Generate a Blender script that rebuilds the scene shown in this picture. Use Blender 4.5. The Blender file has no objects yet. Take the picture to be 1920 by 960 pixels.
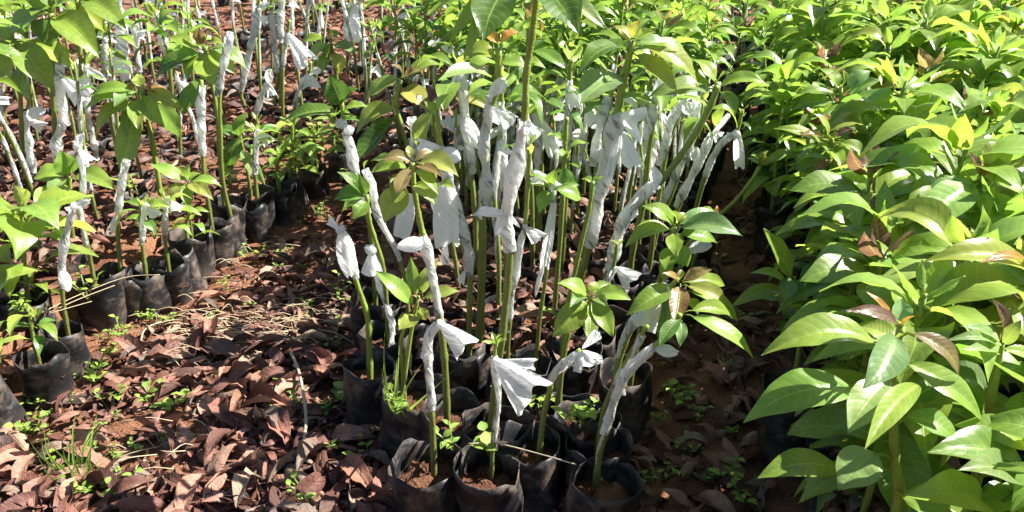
import bpy, math, random
from mathutils import Vector as V, Matrix, noise

# ------------------------------------------------------------------ camera, sky, sun, exposure
SC = bpy.context.scene
COL = SC.collection
CAMZ, FPX, PITCH = 1.2, 1450.0, math.atan(630 / 1450.0)
cam_d = bpy.data.cameras.new('camera'); cam = bpy.data.objects.new('camera', cam_d); COL.objects.link(cam)
cam.location = (0, 0, CAMZ); cam.rotation_euler = (math.pi / 2 - PITCH, 0, 0)
cam_d.sensor_width = 36; cam_d.lens = FPX / 1920 * 36; cam_d.clip_start = 0.02; cam_d.clip_end = 400
SC.camera = cam
SUN_EL, SUN_AZ = 47.0, 77.0            # azimuth measured from straight ahead towards the right
w = bpy.data.worlds.new('World'); SC.world = w; w.use_nodes = True
nt = w.node_tree; nt.nodes.clear()
sky = nt.nodes.new('ShaderNodeTexSky'); sky.sky_type = 'NISHITA'; sky.sun_disc = False
sky.sun_elevation = math.radians(SUN_EL); sky.sun_rotation = math.radians(SUN_AZ)
bg = nt.nodes.new('ShaderNodeBackground'); bg.inputs[1].default_value = 0.05
wo = nt.nodes.new('ShaderNodeOutputWorld')
nt.links.new(sky.outputs[0], bg.inputs[0]); nt.links.new(bg.outputs[0], wo.inputs[0])
sd = bpy.data.lights.new('sun', 'SUN'); sd.energy = 5.0; sd.angle = math.radians(0.5); sd.color = (1, 0.955, 0.88)
sun = bpy.data.objects.new('sun', sd); COL.objects.link(sun)
_e, _a = math.radians(SUN_EL), math.radians(SUN_AZ)
SUNV = V((math.sin(_a) * math.cos(_e), math.cos(_a) * math.cos(_e), math.sin(_e)))
sun.rotation_euler = SUNV.to_track_quat('Z', 'Y').to_euler(); sun.location = (3, 3, 6)
SC.view_settings.view_transform = 'Standard'; SC.view_settings.look = 'None'
SC.view_settings.gamma = 1; SC.view_settings.exposure = 1.8
SC.cycles.max_bounces = 8; SC.cycles.diffuse_bounces = 3; SC.cycles.glossy_bounces = 2
SC.cycles.transmission_bounces = 4; SC.cycles.transparent_max_bounces = 4
SC.cycles.caustics_reflective = False; SC.cycles.caustics_refractive = False
SC.cycles.use_denoising = True

RNG = random.Random(11)
UP = V((0, 0, 1))
_F = V((0, math.cos(PITCH), -math.sin(PITCH))); _U = V((0, math.sin(PITCH), math.cos(PITCH))); _R = V((1, 0, 0))
CAM = V((0, 0, CAMZ))
SOIL = 0.17                            # height of the soil surface inside a bag

def ray(px, py): return _R * ((px - 960) / FPX) - _U * ((py - 480) / FPX) + _F
def onz(px, py, z=0.0):                # where a sight line meets the height z
    d = ray(px, py); return CAM + d * ((z - CAMZ) / d.z)
def ony(px, py, y):                    # where it meets the upright plane at the distance y
    d = ray(px, py); return CAM + d * (y / d.y)
def proj(p):
    q = p - CAM; d = q.dot(_F); return 960 + FPX * q.dot(_R) / d, 480 - FPX * q.dot(_U) / d, d

# ------------------------------------------------------------------ materials
def mat(name):
    m = bpy.data.materials.new(name); m.use_nodes = True
    t = m.node_tree; t.nodes.clear(); return m, t
class N:
    def __init__(s, t): s.t = t
    def n(s, typ, ins=None, **kw):
        x = s.t.nodes.new('ShaderNode' + typ)
        for k, v in kw.items(): setattr(x, k, v)
        for k, v in (ins or {}).items():
            if hasattr(v, 'is_output'): s.t.links.new(v, x.inputs[k])
            else: x.inputs[k].default_value = v
        return x
    def math(s, op, a, b=0.0, c=None):
        i = {0: a, 1: b}
        if c is not None: i[2] = c
        return s.n('Math', i, operation=op).outputs[0]
    def mix(s, f, a, b, blend='MIX'):
        x = s.n('Mix', data_type='RGBA', blend_type=blend)
        for k, v in ((0, f), (6, a), (7, b)):
            if hasattr(v, 'is_output'): s.t.links.new(v, x.inputs[k])
            else: x.inputs[k].default_value = v
        return x.outputs[2]
    def ramp(s, f, a, b, ca=(0, 0, 0, 1), cb=(1, 1, 1, 1)):
        x = s.n('ValToRGB', {0: f}); e = x.color_ramp.elements
        e[0].position = a; e[1].position = b; e[0].color = ca; e[1].color = cb; return x.outputs[0]
    def maprange(s, f, a, b, c=0.0, d=1.0):
        return s.n('MapRange', {0: f, 1: a, 2: b, 3: c, 4: d}, interpolation_type='SMOOTHSTEP').outputs[0]
    def out(s, sh): s.n('OutputMaterial', {0: sh})
def attr(N_, name): return N_.n('Attribute', attribute_name=name)

def leaf_material(name, rough=0.23, transl=0.47, vein=0.42, quilt=0.22, tb=1.0):
    m, t = mat(name); q = N(t)
    c = attr(q, 'Col').outputs['Color']; uv = attr(q, 'luv').outputs['Vector']
    s = q.n('SeparateXYZ', {0: uv}); u = q.math('ABSOLUTE', s.outputs[0]); v = s.outputs[1]; rnd = s.outputs[2]
    mid = q.math('SUBTRACT', 1.0, q.maprange(u, 0.015, 0.075))
    ph = q.math('MULTIPLY', q.math('SUBTRACT', v, q.math('MULTIPLY', q.math('POWER', u, 1.4), 0.16)), 10.0)
    pp = q.math('PINGPONG', ph, 0.5)
    lat = q.math('MULTIPLY', q.math('SUBTRACT', 1.0, q.maprange(pp, 0.01, 0.075)), q.maprange(u, 1.0, 0.6))
    vn = q.math('MAXIMUM', mid, q.math('MULTIPLY', lat, 0.75))
    no = q.n('TexNoise', {'Vector': q.n('TexCoord').outputs['Object'], 'Scale': 38.0, 'Detail': 4.0})
    nb = q.n('TexNoise', {'Vector': q.n('TexCoord').outputs['Object'], 'Scale': 300.0, 'Detail': 2.0})
    blot = q.maprange(no.outputs[0], 0.30, 0.72)
    c1 = q.mix(blot, q.mix(0.14, c, (0.02, 0.06, 0.01, 1)), q.mix(0.10, c, (0.5, 0.5, 0.08, 1)))
    spots = q.maprange(nb.outputs[0], 0.66, 0.72)
    c1 = q.mix(q.math('MULTIPLY', spots, 0.35), c1, (0.16, 0.09, 0.03, 1))
    c2 = q.mix(q.math('MULTIPLY', vn, vein), c1, (0.42, 0.52, 0.13, 1))
    edge = q.math('MULTIPLY', q.maprange(q.math('ADD', q.math('MULTIPLY', u, 0.6), q.math('MULTIPLY', v, 0.55)), 0.86, 1.16), q.maprange(no.outputs[0], 0.54, 0.66))
    c2 = q.mix(q.math('MULTIPLY', edge, 0.5), c2, (0.20, 0.11, 0.035, 1))
    hgt = q.math('ADD', q.math('MULTIPLY', q.math('SINE', q.math('MULTIPLY', pp, math.pi)), quilt),
                 q.math('ADD', q.math('MULTIPLY', no.outputs[0], 0.9), q.math('MULTIPLY', mid, -0.5)))
    bmp = q.n('Bump', {'Height': hgt, 'Strength': 0.30, 'Distance': 0.0022}).outputs[0]
    p = q.n('BsdfPrincipled', {'Base Color': c2, 'Roughness': q.math('ADD', rough, q.math('MULTIPLY', no.outputs[0], 0.22)), 'Normal': bmp, 'Specular IOR Level': 0.5})
    tc = q.mix(0.75, c2, q.mix(1.0, c2, (1.5 * tb, 1.55 * tb, 1.2 * tb, 1), 'MULTIPLY'))
    tr = q.n('BsdfTranslucent', {'Color': tc, 'Normal': bmp})
    q.out(q.n('MixShader', {0: transl, 1: p.outputs[0], 2: tr.outputs[0]}).outputs[0]); return m
M_LEAF = leaf_material('avocado_leaf', vein=0.5)
M_WEED = leaf_material('weed_leaf', 0.5, 0.35, 0.25, 0.2)

def stem_material():
    m, t = mat('green_stem'); q = N(t)
    c = attr(q, 'Col').outputs['Color']; o = q.n('TexCoord').outputs['Object']
    mp = q.n('Mapping', {0: o, 3: (1, 1, 0.25)})
    n1 = q.n('TexNoise', {'Vector': mp.outputs[0], 'Scale': 90.0, 'Detail': 4.0}); n2 = q.n('TexNoise', {'Vector': o, 'Scale': 260.0, 'Detail': 1.0})
    c1 = q.mix(q.maprange(n1.outputs[0], 0.35, 0.7), c, q.mix(0.45, c, (0.10, 0.075, 0.03, 1)))
    c2 = q.mix(q.math('MULTIPLY', q.maprange(n2.outputs[0], 0.64, 0.70), 0.6), c1, (0.30, 0.24, 0.12, 1))
    b = q.n('Bump', {'Height': q.math('ADD', n1.outputs[0], n2.outputs[0]), 'Strength': 0.5, 'Distance': 0.003}).outputs[0]
    q.out(q.n('BsdfPrincipled', {'Base Color': c2, 'Roughness': 0.5, 'Normal': b}).outputs[0]); return m
M_STEM = stem_material()

def film_material():
    m, t = mat('white_plastic_film'); q = N(t)
    uv = attr(q, 'luv').outputs['Vector']; s = q.n('SeparateXYZ', {0: uv})
    # wound film: creases run round the stem on a slant
    sl = q.math('ADD', q.math('MULTIPLY', s.outputs[0], 1.0), q.math('MULTIPLY', s.outputs[1], 9.0))
    vec = q.n('CombineXYZ', {0: sl, 1: q.math('MULTIPLY', s.outputs[1], 24.0), 2: s.outputs[2]}).outputs[0]
    n1 = q.n('TexNoise', {'Vector': vec, 'Scale': 1.7, 'Detail': 4.0, 'Roughness': 0.6})
    vec2 = q.n('CombineXYZ', {0: q.math('MULTIPLY', sl, 3.0), 1: q.math('MULTIPLY', s.outputs[1], 5.0), 2: s.outputs[2]}).outputs[0]
    n2 = q.n('TexNoise', {'Vector': vec2, 'Scale': 2.5, 'Detail': 3.0})
    kind = attr(q, 'Col').outputs['Color']; k = q.n('SeparateColor', {0: kind}).outputs[0]   # 1 on the wound sleeve, 0 on loose ends
    stain = q.math('MULTIPLY', q.math('MULTIPLY', q.maprange(n1.outputs[0], 0.45, 0.62), q.maprange(n2.outputs[0], 0.44, 0.60)), k)
    c = q.mix(q.math('MULTIPLY', stain, 0.9), (0.92, 0.925, 0.92, 1), (0.22, 0.27, 0.25, 1))
    c = q.mix(q.math('MULTIPLY', q.maprange(n2.outputs[0], 0.5, 0.75), q.math('MULTIPLY', k, 0.35)), c, (0.42, 0.50, 0.47, 1))
    h = q.math('ADD', q.math('MULTIPLY', n2.outputs[0], 1.0), q.math('MULTIPLY', n1.outputs[0], 0.7))
    b = q.n('Bump', {'Height': h, 'Strength': 0.9, 'Distance': 0.008}).outputs[0]
    p = q.n('BsdfPrincipled', {'Base Color': c, 'Roughness': 0.24, 'Normal': b, 'Specular IOR Level': 0.55})
    tr = q.n('BsdfTranslucent', {'Color': c, 'Normal': b})
    q.out(q.n('MixShader', {0: 0.60, 1: p.outputs[0], 2: tr.outputs[0]}).outputs[0]); return m
M_FILM = film_material()

def bag_material():
    m, t = mat('black_polythene'); q = N(t)
    o = q.n('TexCoord').outputs['Object']; r = q.n('ObjectInfo').outputs['Random']
    off = q.n('Mapping', {0: o, 1: (0, 0, 0)}); t.links.new(q.n('CombineXYZ', {0: q.math('MULTIPLY', r, 9.0), 1: r, 2: 0.0}).outputs[0], off.inputs[1])
    n1 = q.n('TexNoise', {'Vector': off.outputs[0], 'Scale': 16.0, 'Detail': 6.0, 'Roughness': 0.65})
    mp = q.n('Mapping', {0: off.outputs[0], 3: (0.8, 0.8, 1.6)})
    n2 = q.n('TexNoise', {'Vector': mp.outputs[0], 'Scale': 22.0, 'Detail': 4.0})
    z = q.n('SeparateXYZ', {0: attr(q, 'luv').outputs['Vector']}).outputs[1]
    low = q.maprange(q.math('ADD', z, q.math('MULTIPLY', n1.outputs[0], 0.12)), 0.16, 0.05)
    d = q.math('MAXIMUM', q.maprange(n1.outputs[0], 0.44, 0.70), q.math('MULTIPLY', low, 0.8))
    c = q.mix(q.math('MULTIPLY', d, 0.75), (0.014, 0.014, 0.016, 1), (0.155, 0.115, 0.088, 1))
    c = q.mix(q.math('MULTIPLY', q.maprange(n2.outputs[0], 0.58, 0.7), 0.5), c, (0.11, 0.11, 0.11, 1))
    b = q.n('Bump', {'Height': q.math('ADD', n2.outputs[0], n1.outputs[0]), 'Strength': 0.35, 'Distance': 0.006}).outputs[0]
    q.out(q.n('BsdfPrincipled', {'Base Color': c, 'Specular IOR Level': 0.22, 'Roughness': q.math('ADD', 0.42, q.math('MULTIPLY', d, 0.3)), 'Normal': b}).outputs[0]); return m
M_BAG = bag_material()

def soil_material(name, dark=1.0):
    m, t = mat(name); q = N(t)
    o = q.n('TexCoord').outputs['Object']; g = q.n('NewGeometry').outputs['Position']
    n1 = q.n('TexNoise', {'Vector': g, 'Scale': 7.0, 'Detail': 8.0, 'Roughness': 0.65}); n2 = q.n('TexNoise', {'Vector': g, 'Scale': 90.0, 'Detail': 5.0, 'Roughness': 0.7})
    vo = q.n('TexVoronoi', {'Vector': g, 'Scale': 140.0})
    c = q.mix(q.maprange(n1.outputs[0], 0.35, 0.68), (0.125 * dark, 0.052 * dark, 0.028 * dark, 1), (0.27 * dark, 0.128 * dark, 0.07 * dark, 1))
    c = q.mix(q.maprange(n2.outputs[0], 0.55, 0.75), c, (0.36 * dark, 0.19 * dark, 0.12 * dark, 1))
    h = q.math('ADD', q.math('MULTIPLY', n2.outputs[0], 1.0), q.math('MULTIPLY', vo.outputs[0], -0.5))
    b = q.n('Bump', {'Height': h, 'Strength': 1.0, 'Distance': 0.012}).outputs[0]
    q.out(q.n('BsdfPrincipled', {'Base Color': c, 'Roughness': 0.9, 'Normal': b, 'Specular IOR Level': 0.2}).outputs[0]); return m
M_SOIL = soil_material('red_earth'); M_POT = soil_material('potting_soil', 0.68)

def litter_material():
    m, t = mat('dead_leaf'); q = N(t)
    c = attr(q, 'Col').outputs['Color']; uv = attr(q, 'luv').outputs['Vector']
    s = q.n('SeparateXYZ', {0: uv}); u = q.math('ABSOLUTE', s.outputs[0]); v = s.outputs[1]
    mid = q.math('SUBTRACT', 1.0, q.maprange(u, 0.02, 0.10))
    pp = q.math('PINGPONG', q.math('MULTIPLY', q.math('SUBTRACT', v, q.math('MULTIPLY', u, 0.15)), 9.0), 0.5)
    lat = q.math('SUBTRACT', 1.0, q.maprange(pp, 0.02, 0.12))
    vn = q.math('MAXIMUM', mid, q.math('MULTIPLY', lat, 0.4))
    g = q.n('NewGeometry').outputs['Position']
    n1 = q.n('TexNoise', {'Vector': g, 'Scale': 45.0, 'Detail': 5.0, 'Roughness': 0.6})
    c1 = q.mix(q.maprange(n1.outputs[0], 0.35, 0.7), q.mix(0.4, c, (0.07, 0.03, 0.022, 1)), c)
    c2 = q.mix(q.math('MULTIPLY', vn, 0.3), c1, (0.30, 0.17, 0.12, 1))
    b = q.n('Bump', {'Height': q.math('ADD', n1.outputs[0], q.math('MULTIPLY', vn, -0.35)), 'Strength': 0.8, 'Distance': 0.006}).outputs[0]
    p = q.n('BsdfPrincipled', {'Base Color': c2, 'Roughness': 0.62, 'Normal': b, 'Specular IOR Level': 0.35})
    tr = q.n('BsdfTranslucent', {'Color': c2})
    q.out(q.n('MixShader', {0: 0.10, 1: p.outputs[0], 2: tr.outputs[0]}).outputs[0]); return m
M_LITTER = litter_material()
def plain(name, col, rough=0.8):
    m, t = mat(name); q = N(t); g = q.n('NewGeometry').outputs['Position']
    n1 = q.n('TexNoise', {'Vector': g, 'Scale': 60.0, 'Detail': 5.0})
    c = q.mix(n1.outputs[0], tuple(x * 0.6 for x in col) + (1,), tuple(min(1, x * 1.35) for x in col) + (1,))
    b = q.n('Bump', {'Height': n1.outputs[0], 'Strength': 0.5, 'Distance': 0.003}).outputs[0]
    q.out(q.n('BsdfPrincipled', {'Base Color': c, 'Roughness': rough, 'Normal': b}).outputs[0]); return m
M_STRAW = plain('dry_straw', (0.42, 0.33, 0.21)); M_STICK = plain('weathered_stick', (0.36, 0.30, 0.21)); M_TWIG = plain('dark_twig', (0.10, 0.055, 0.04))

# ------------------------------------------------------------------ mesh builder
class MB:
    def __init__(s): s.v = []; s.f = []; s.c = []; s.l = []
    def add(s, p, c, l): s.v.append(p); s.c.append(c); s.l.append(l); return len(s.v) - 1
    def grid(s, rows, closed=False):
        """rows: lists of (point, colour, luv)"""
        ids = [[s.add(*x) for x in r] for r in rows]
        for a, b in zip(ids, ids[1:]):
            n = len(a)
            for i in range(n if closed else n - 1):
                j = (i + 1) % n; s.f.append((a[i], a[j], b[j], b[i]))
        return ids
    def build(s, name, m, parent=None, origin=None):
        if not s.v: return None
        o = origin if origin is not None else V((0, 0, 0))
        me = bpy.data.meshes.new(name); me.from_pydata([tuple(p - o) for p in s.v], [], s.f); me.update()
        a = me.attributes.new('Col', 'FLOAT_COLOR', 'POINT'); a.data.foreach_set('color', [x for c in s.c for x in (c[0], c[1], c[2], 1.0)])
        a = me.attributes.new('luv', 'FLOAT_VECTOR', 'POINT'); a.data.foreach_set('vector', [x for l in s.l for x in l])
        me.polygons.foreach_set('use_smooth', [True] * len(s.f))
        me.materials.append(m); ob = bpy.data.objects.new(name, me); COL.objects.link(ob)
        if parent: ob.parent = parent
        return ob
def tag(o, label=None, cat=None, group=None, kind=None):
    for k, x in (('label', label), ('category', cat), ('group', group), ('kind', kind)):
        if x: o[k] = x
    return o
def empty(name, loc):
    o = bpy.data.objects.new(name, None); COL.objects.link(o); o.location = loc; o.empty_display_size = 0.05; return o
def frame(t):
    t = t.normalized(); a = UP if abs(t.z) < 0.9 else V((0, 1, 0))
    x = t.cross(a).normalized(); return x, x.cross(t).normalized()
def spline(pts, n):
    """Catmull-Rom through pts, n samples"""
    if len(pts) == 2: return [pts[0].lerp(pts[1], i / (n - 1)) for i in range(n)]
    P = [pts[0] * 2 - pts[1]] + list(pts) + [pts[-1] * 2 - pts[-2]]; out = []
    for i in range(n):
        x = i / (n - 1) * (len(pts) - 1); k = min(int(x), len(pts) - 2); t = x - k
        a, b, c, d = P[k:k + 4]
        out.append(0.5 * ((2 * b) + (c - a) * t + (2 * a - 5 * b + 4 * c - d) * t * t + (3 * b - a - 3 * c + d) * t ** 3))
    return out
def tube(mb, pts, rad, sides, col0, col1=None, knob=0.0, r=RNG, cap=True):
    col1 = col1 or col0; rows = []; n = len(pts); L = 0; seed = r.random() * 50
    x = None
    for i, p in enumerate(pts):
        t = (pts[min(i + 1, n - 1)] - pts[max(i - 1, 0)]).normalized()
        if x is None: x, _y = frame(t)
        x = (x - t * x.dot(t)).normalized(); y = t.cross(x)
        if i: L += (p - pts[i - 1]).length
        ra = rad(i / (n - 1)) if callable(rad) else rad
        if knob: ra *= 1 + knob * noise.noise(V((seed, L * 60, 0))) + (knob * 1.2 if i % 5 == 3 else 0)
        k = i / (n - 1); c = [a + (b - a) * k for a, b in zip(col0, col1)]
        rows.append([(p + (x * math.cos(q) + y * math.sin(q)) * ra, c, (j / sides, L, seed)) for j, q in enumerate([2 * math.pi * j / sides for j in range(sides)])])
    ids = mb.grid(rows, True)
    if cap:
        mb.f.append(tuple(ids[-1])); mb.f.append(tuple(reversed(ids[0])))

# leaf colours: what the living leaf itself looks like
CL = dict(g=(0.18, 0.305, 0.045), d=(0.075, 0.18, 0.032), b=(0.235, 0.37, 0.058), y=(0.31, 0.385, 0.075), w=(0.21, 0.33, 0.12),
          r=(0.25, 0.155, 0.07), p=(0.15, 0.055, 0.06), o=(0.42, 0.19, 0.035), t=(0.31, 0.31, 0.07))
def leafcol(k, r):
    c = CL[k]; j = r.uniform(0.8, 1.22); h = r.uniform(-0.12, 0.12)
    return (c[0] * j * (1 + h), c[1] * j, c[2] * j * (1 - h))
def leaf(mb, base, tip, width, nrm, col, arch=0.12, fold=0.25, wav=0.05, r=RNG, nl=9, nw=2, pet=0.0, twist=0.0, shape=0.85, crump=0.0, col2=None):
    """one leaf blade from base to tip, arched off its chord along its normal"""
    ch = tip - base; L = ch.length
    if L < 1e-5: return
    c = ch / L; s = c.cross(nrm)
    if s.length < 1e-4: s = c.cross(V((0.3, -1, 0.1)))
    s.normalize(); n = s.cross(c).normalized(); sd_ = r.random() * 40; sk = r.uniform(-0.06, 0.06)
    rows = []
    ts = [i / nl for i in range(nl + 1)]
    for t in ts:
        tt = pet + (1 - pet) * t
        wd = (math.sin(math.pi * min(1, t ** shape)) ** 0.78) * (1 - 0.35 * max(0, t - 0.7) / 0.3) if 0 < t < 1 else 0.0
        wd = max(wd, 0.035 if t < 0.5 else 0.012)
        k = arch * L * (4 * tt * (1 - tt)) - arch * L * 0.5 * max(0, tt - 0.72)
        ctr = base + ch * tt + n * k + s * (sk * L * math.sin(math.pi * tt))
        a = twist * t; s2 = s * math.cos(a) + n * math.sin(a); n2 = n * math.cos(a) - s * math.sin(a)
        row = []
        for j in range(-nw, nw + 1):
            u = j / nw; e = abs(u)
            wv = wav * width * 2 * noise.noise(V((sd_, t * 4.0 + (7 if u > 0 else 0), e))) * e
            if crump: wv += crump * width * noise.noise(V((sd_ + 9, t * 7.0, u * 2.5)))
            q = ctr + s2 * (u * wd * width * 0.5) + n2 * (fold * e * wd * width * 0.5 + wv)
            cc = col if not col2 else tuple(x + (y - x) * t for x, y in zip(col, col2))
            row.append((q, cc, (u, t, sd_)))
        rows.append(row)
    mb.grid(rows)
    if pet > 0:
        p1 = rows[0][nw][0]
        tube(mb, [base, base.lerp(p1, 0.5) + n * 0.15 * arch * L, p1], max(0.0011, width * 0.035), 4, (0.26, 0.33, 0.06), cap=False)

def crown(mb, top, axis, n, L, r, tipk='y', main='bg', low='gd', drop=0.6, stemlen=0.16, res=(7, 2), wr=0.36, young=3, out=1.0):
    """leaves round the upper end of a shoot: small upright ones at the tip, large spreading ones below"""
    a = r.random() * 6.28
    x, y = frame(axis)
    for i in range(n):
        t = i / max(1, n - 1); a += 2.4 + r.uniform(-0.35, 0.35)
        h = x * math.cos(a) + y * math.sin(a)
        yg = i < young
        el = (1.0 - 0.35 * i / max(1, young)) if yg else (0.42 - 0.75 * t * drop + r.uniform(-0.25, 0.25))
        ll = L * ((0.28 + 0.10 * i) if yg else r.uniform(0.75, 1.12)) * (1 if t < 0.8 else 0.9)
        p = top - axis * (stemlen * t ** 1.4 * r.uniform(0.8, 1.1))
        d = (h * math.cos(el) * out + axis * math.sin(el)).normalized()
        tip = p + d * ll - UP * (0 if yg else ll * r.uniform(0.05, 0.4) * drop)
        nn = (UP * 1.0 + axis * 0.3 - h * 0.25 + V((r.uniform(-.35, .35), r.uniform(-.35, .35), 0)))
        if yg: nn = h * 0.6 + UP * 0.5
        k = tipk if yg else (r.choice(main) if t < 0.65 else r.choice(low))
        leaf(mb, p, tip, ll * wr * r.uniform(0.85, 1.15), nn, leafcol(k, r), arch=r.uniform(0.10, 0.32) if not yg else r.uniform(-.05, .15), fold=r.uniform(0.12, 0.55),
             wav=0.09, r=r, nl=res[0], nw=res[1], pet=0.1, twist=r.uniform(-0.6, 0.6), crump=0.05)

def sleeve(mb, pts, rad, r, n=34, sides=12, bulge=0.42):
    """film wound round the stem"""
    p = spline(pts, n); sd_ = r.random() * 60; L = 0; rows = []; x = None
    for i, c in enumerate(p):
        t = (p[min(i + 1, n - 1)] - p[max(i - 1, 0)]).normalized()
        if x is None: x, _ = frame(t)
        x = (x - t * x.dot(t)).normalized(); y = t.cross(x)
        if i: L += (c - p[i - 1]).length
        k = i / (n - 1)
        ra = rad * 0.63 * (1 + bulge * noise.noise(V((sd_, L * 13, 3))) + 0.09 * math.sin(L * 75 + sd_))
        if k < 0.1 or k > 0.92: ra *= 0.8
        row = []
        for j in range(sides):
            q = 2 * math.pi * j / sides; q2 = q + L * 22
            rr = ra * (1 + 0.26 * noise.noise(V((sd_ + math.cos(q2) * 1.3, math.sin(q2) * 1.3, L * 16))) + 0.10 * math.sin(2 * q2) + 0.30 * (0.35 - abs(noise.noise(V((sd_ + math.cos(q2) * 1.6, math.sin(q2) * 1.6, L * 55))))))
            row.append((c + (x * math.cos(q) + y * math.sin(q)) * rr, (1, 1, 1), (j / sides if j <= sides / 2 else 1 - j / sides, L, sd_)))
        rows.append(row)
    mb.grid(rows, True); return p
def flap(mb, a, b, width, r, kind='fan', face=None, pleat=None, sag=0.1):
    """loose end of film from the knot a to the far end b"""
    ch = b - a; L = ch.length; c = ch / L; face = face or (CAM - a).normalized()
    face = (face + V((r.uniform(-.5, .5), r.uniform(-.4, .4), r.uniform(-.3, .3)))).normalized()
    s = c.cross(face).normalized(); n = s.cross(c).normalized(); sd_ = r.random() * 60
    nv, nu = 10, 20; k = pleat or r.uniform(3, 7); ph = r.random() * 6; rows = []
    ln = [1 + 0.34 * noise.noise(V((sd_, u / nu * 2.6, 5))) for u in range(nu + 1)]
    for i in range(nv + 1):
        t = i / nv
        w_ = {'fan': 0.10 + 0.90 * t ** 0.75, 'strip': 0.55 + 0.45 * math.sin(t * 2.4), 'ear': 0.12 + 0.88 * math.sin(math.pi * min(1, 0.05 + t * 0.93)) ** 0.7}[kind]
        row = []
        for j in range(nu + 1):
            u = j / nu * 2 - 1 + 0.05 * math.sin(j * 0.9 + sd_); tt = t * (ln[j] if kind == 'fan' else 1 + (ln[j] - 1) * 0.3)
            am = {'fan': 0.07, 'strip': 0.07, 'ear': 0.05}[kind] * width * t ** 0.8
            q = a + ch * tt + s * (u * 0.5 * width * w_) + n * (am * math.sin(u * k + ph + t) + width * 0.14 * noise.noise(V((sd_, t * 2.2, u * 1.6))) * t)
            q = q + n * (0.10 * width * (1 - u * u) * (1 if kind != 'strip' else 2.0)) - UP * (sag * L * t * t * abs(u) * 0.5)
            row.append((q, (0, 0, 0), (u * 0.3, tt * L, sd_)))
        rows.append(row)
    mb.grid(rows)
def knot(mb, p, rad, r):
    sd_ = r.random() * 40; rows = []
    for i in range(6):
        th = math.pi * (i + 0.02) / 5.04; row = []
        for j in range(8):
            q = 2 * math.pi * j / 8; d = V((math.sin(th) * math.cos(q), math.sin(th) * math.sin(q), math.cos(th)))
            row.append((p + d * rad * (1 + 0.45 * noise.noise(d * 1.5 + V((sd_, 0, 0)))), (0.3, 0.3, 0.3), (j / 8, i * 0.01, sd_)))
        rows.append(row)
    mb.grid(rows, True)

BAGH, BAGR = 0.195, 0.070
def bag_parts(parent, r, rad=BAGR, h=BAGH, torn=0.0, soil_z=0.142, tilt=(0, 0), sink=0.0):
    """black grow bag: thin open sleeve with a wavy rim, filled with soil; origin at the ground under its middle"""
    mb = MB(); sd_ = r.random() * 50; ns = 26; nz = 9; rows = []
    ell = r.uniform(-0.10, 0.10); rot = r.random() * 3.14
    def pt(q, z, inset=0.0):
        e = 1 + ell * math.cos(2 * (q - rot))
        wv = 0.15 * noise.noise(V((math.cos(q) * 1.4 + sd_, math.sin(q) * 1.4, z * 14)))
        cr = 0.035 * math.sin(z * 110 + 3 * noise.noise(V((sd_, q, 1)))) * max(0, 1 - z / (h * 0.45)) + 0.015 * noise.noise(V((math.cos(q) * 2, math.sin(q) * 2 + z * 30, sd_)))
        fl = 0.03 * max(0, (z / h - 0.8) / 0.2)
        R_ = rad * (e + wv + cr + fl) * (0.90 + 0.10 * min(1, z / 0.04)) - inset
        top = 1 + (0.16 + torn) * noise.noise(V((math.cos(q) * 1.2 + sd_, math.sin(q) * 1.2, 9))) * max(0, z / h - 0.6) / 0.4
        return V((R_ * math.cos(q) + tilt[0] * z, R_ * math.sin(q) + tilt[1] * z, z * top))
    qs = [2 * math.pi * i / ns for i in range(ns)]
    for iz in range(nz + 1):
        z = h * iz / nz; rows.append([(pt(q, z), (0, 0, 0), (i / ns, z, sd_)) for i, q in enumerate(qs)])
    for iz in range(3):
        z = h - (h - soil_z + 0.012) * (iz + 0.02) / 2; rows.append([(pt(q, z, 0.0018), (0, 0, 0), (i / ns, z, sd_)) for i, q in enumerate(qs)])
    ids = mb.grid(rows, True); mb.f.append(tuple(reversed(ids[0])))
    b = mb.build('nursery_bag', M_BAG, parent); b.location.z = -sink
    ms = MB(); rows = []
    for k in range(9):
        f = 1 - k / 8 * 0.98
        rows.append([(V((p.x * f, p.y * f, soil_z - 0.004 + 0.010 * (1 - f) + 0.024 * noise.noise(V((p.x * f * 34, p.y * f * 34, sd_))) + 0.012 * noise.noise(V((p.x * f * 95, p.y * f * 95, sd_))))), (0, 0, 0), (0, 0, 0)) for p in (pt(q, soil_z, 0.0025) for q in qs)])
    ids = ms.grid(rows, True); ms.f.append(tuple(ids[-1]))
    ms.build('soil', M_POT, b)
    return b

# ------------------------------------------------------------------ ground
def bed(x, y):
    """how far inside a raised, bag-filled bed a ground point lies (metres, negative on the paths)"""
    xl = -1.30 + 0.25 * (y - 2.10) + (0.10 * max(0, y - 3.8))           # right edge of the left bed
    ml = -0.36 - 0.24 * (y - 1.94); mr = 0.17 + 0.40 * (y - 1.57)       # centre bed
    mf = (y - 1.66) + 0.10 * abs(x + 0.1)
    rl = 0.42 + 0.29 * (y - 0.96)                                        # left edge of the right bed
    d = xl - x
    d = max(d, min(x - ml, mr - x, mf)) if y < 3.9 else max(d, mr - x)
    return max(d, x - rl)
def gh(x, y):
    b = bed(x, y); k = min(1, max(0, (b - 0.05) / 0.08)); k = k * k * (3 - 2 * k)
    if x > 0.42 + 0.29 * (y - 0.96) - 0.02: k = 0
    return 0.125 * k + 0.012 * noise.noise(V((x * 3, y * 3, 0))) + 0.007 * noise.noise(V((x * 11, y * 11, 4)))
g = MB()
def steps(a, b, n, p): return [a + (b - a) * (i / n) ** p for i in range(n + 1)]
xs = [-200, -60, -20, -9] + steps(-5, 5, 220, 1) + [9, 20, 60, 200]
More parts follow.
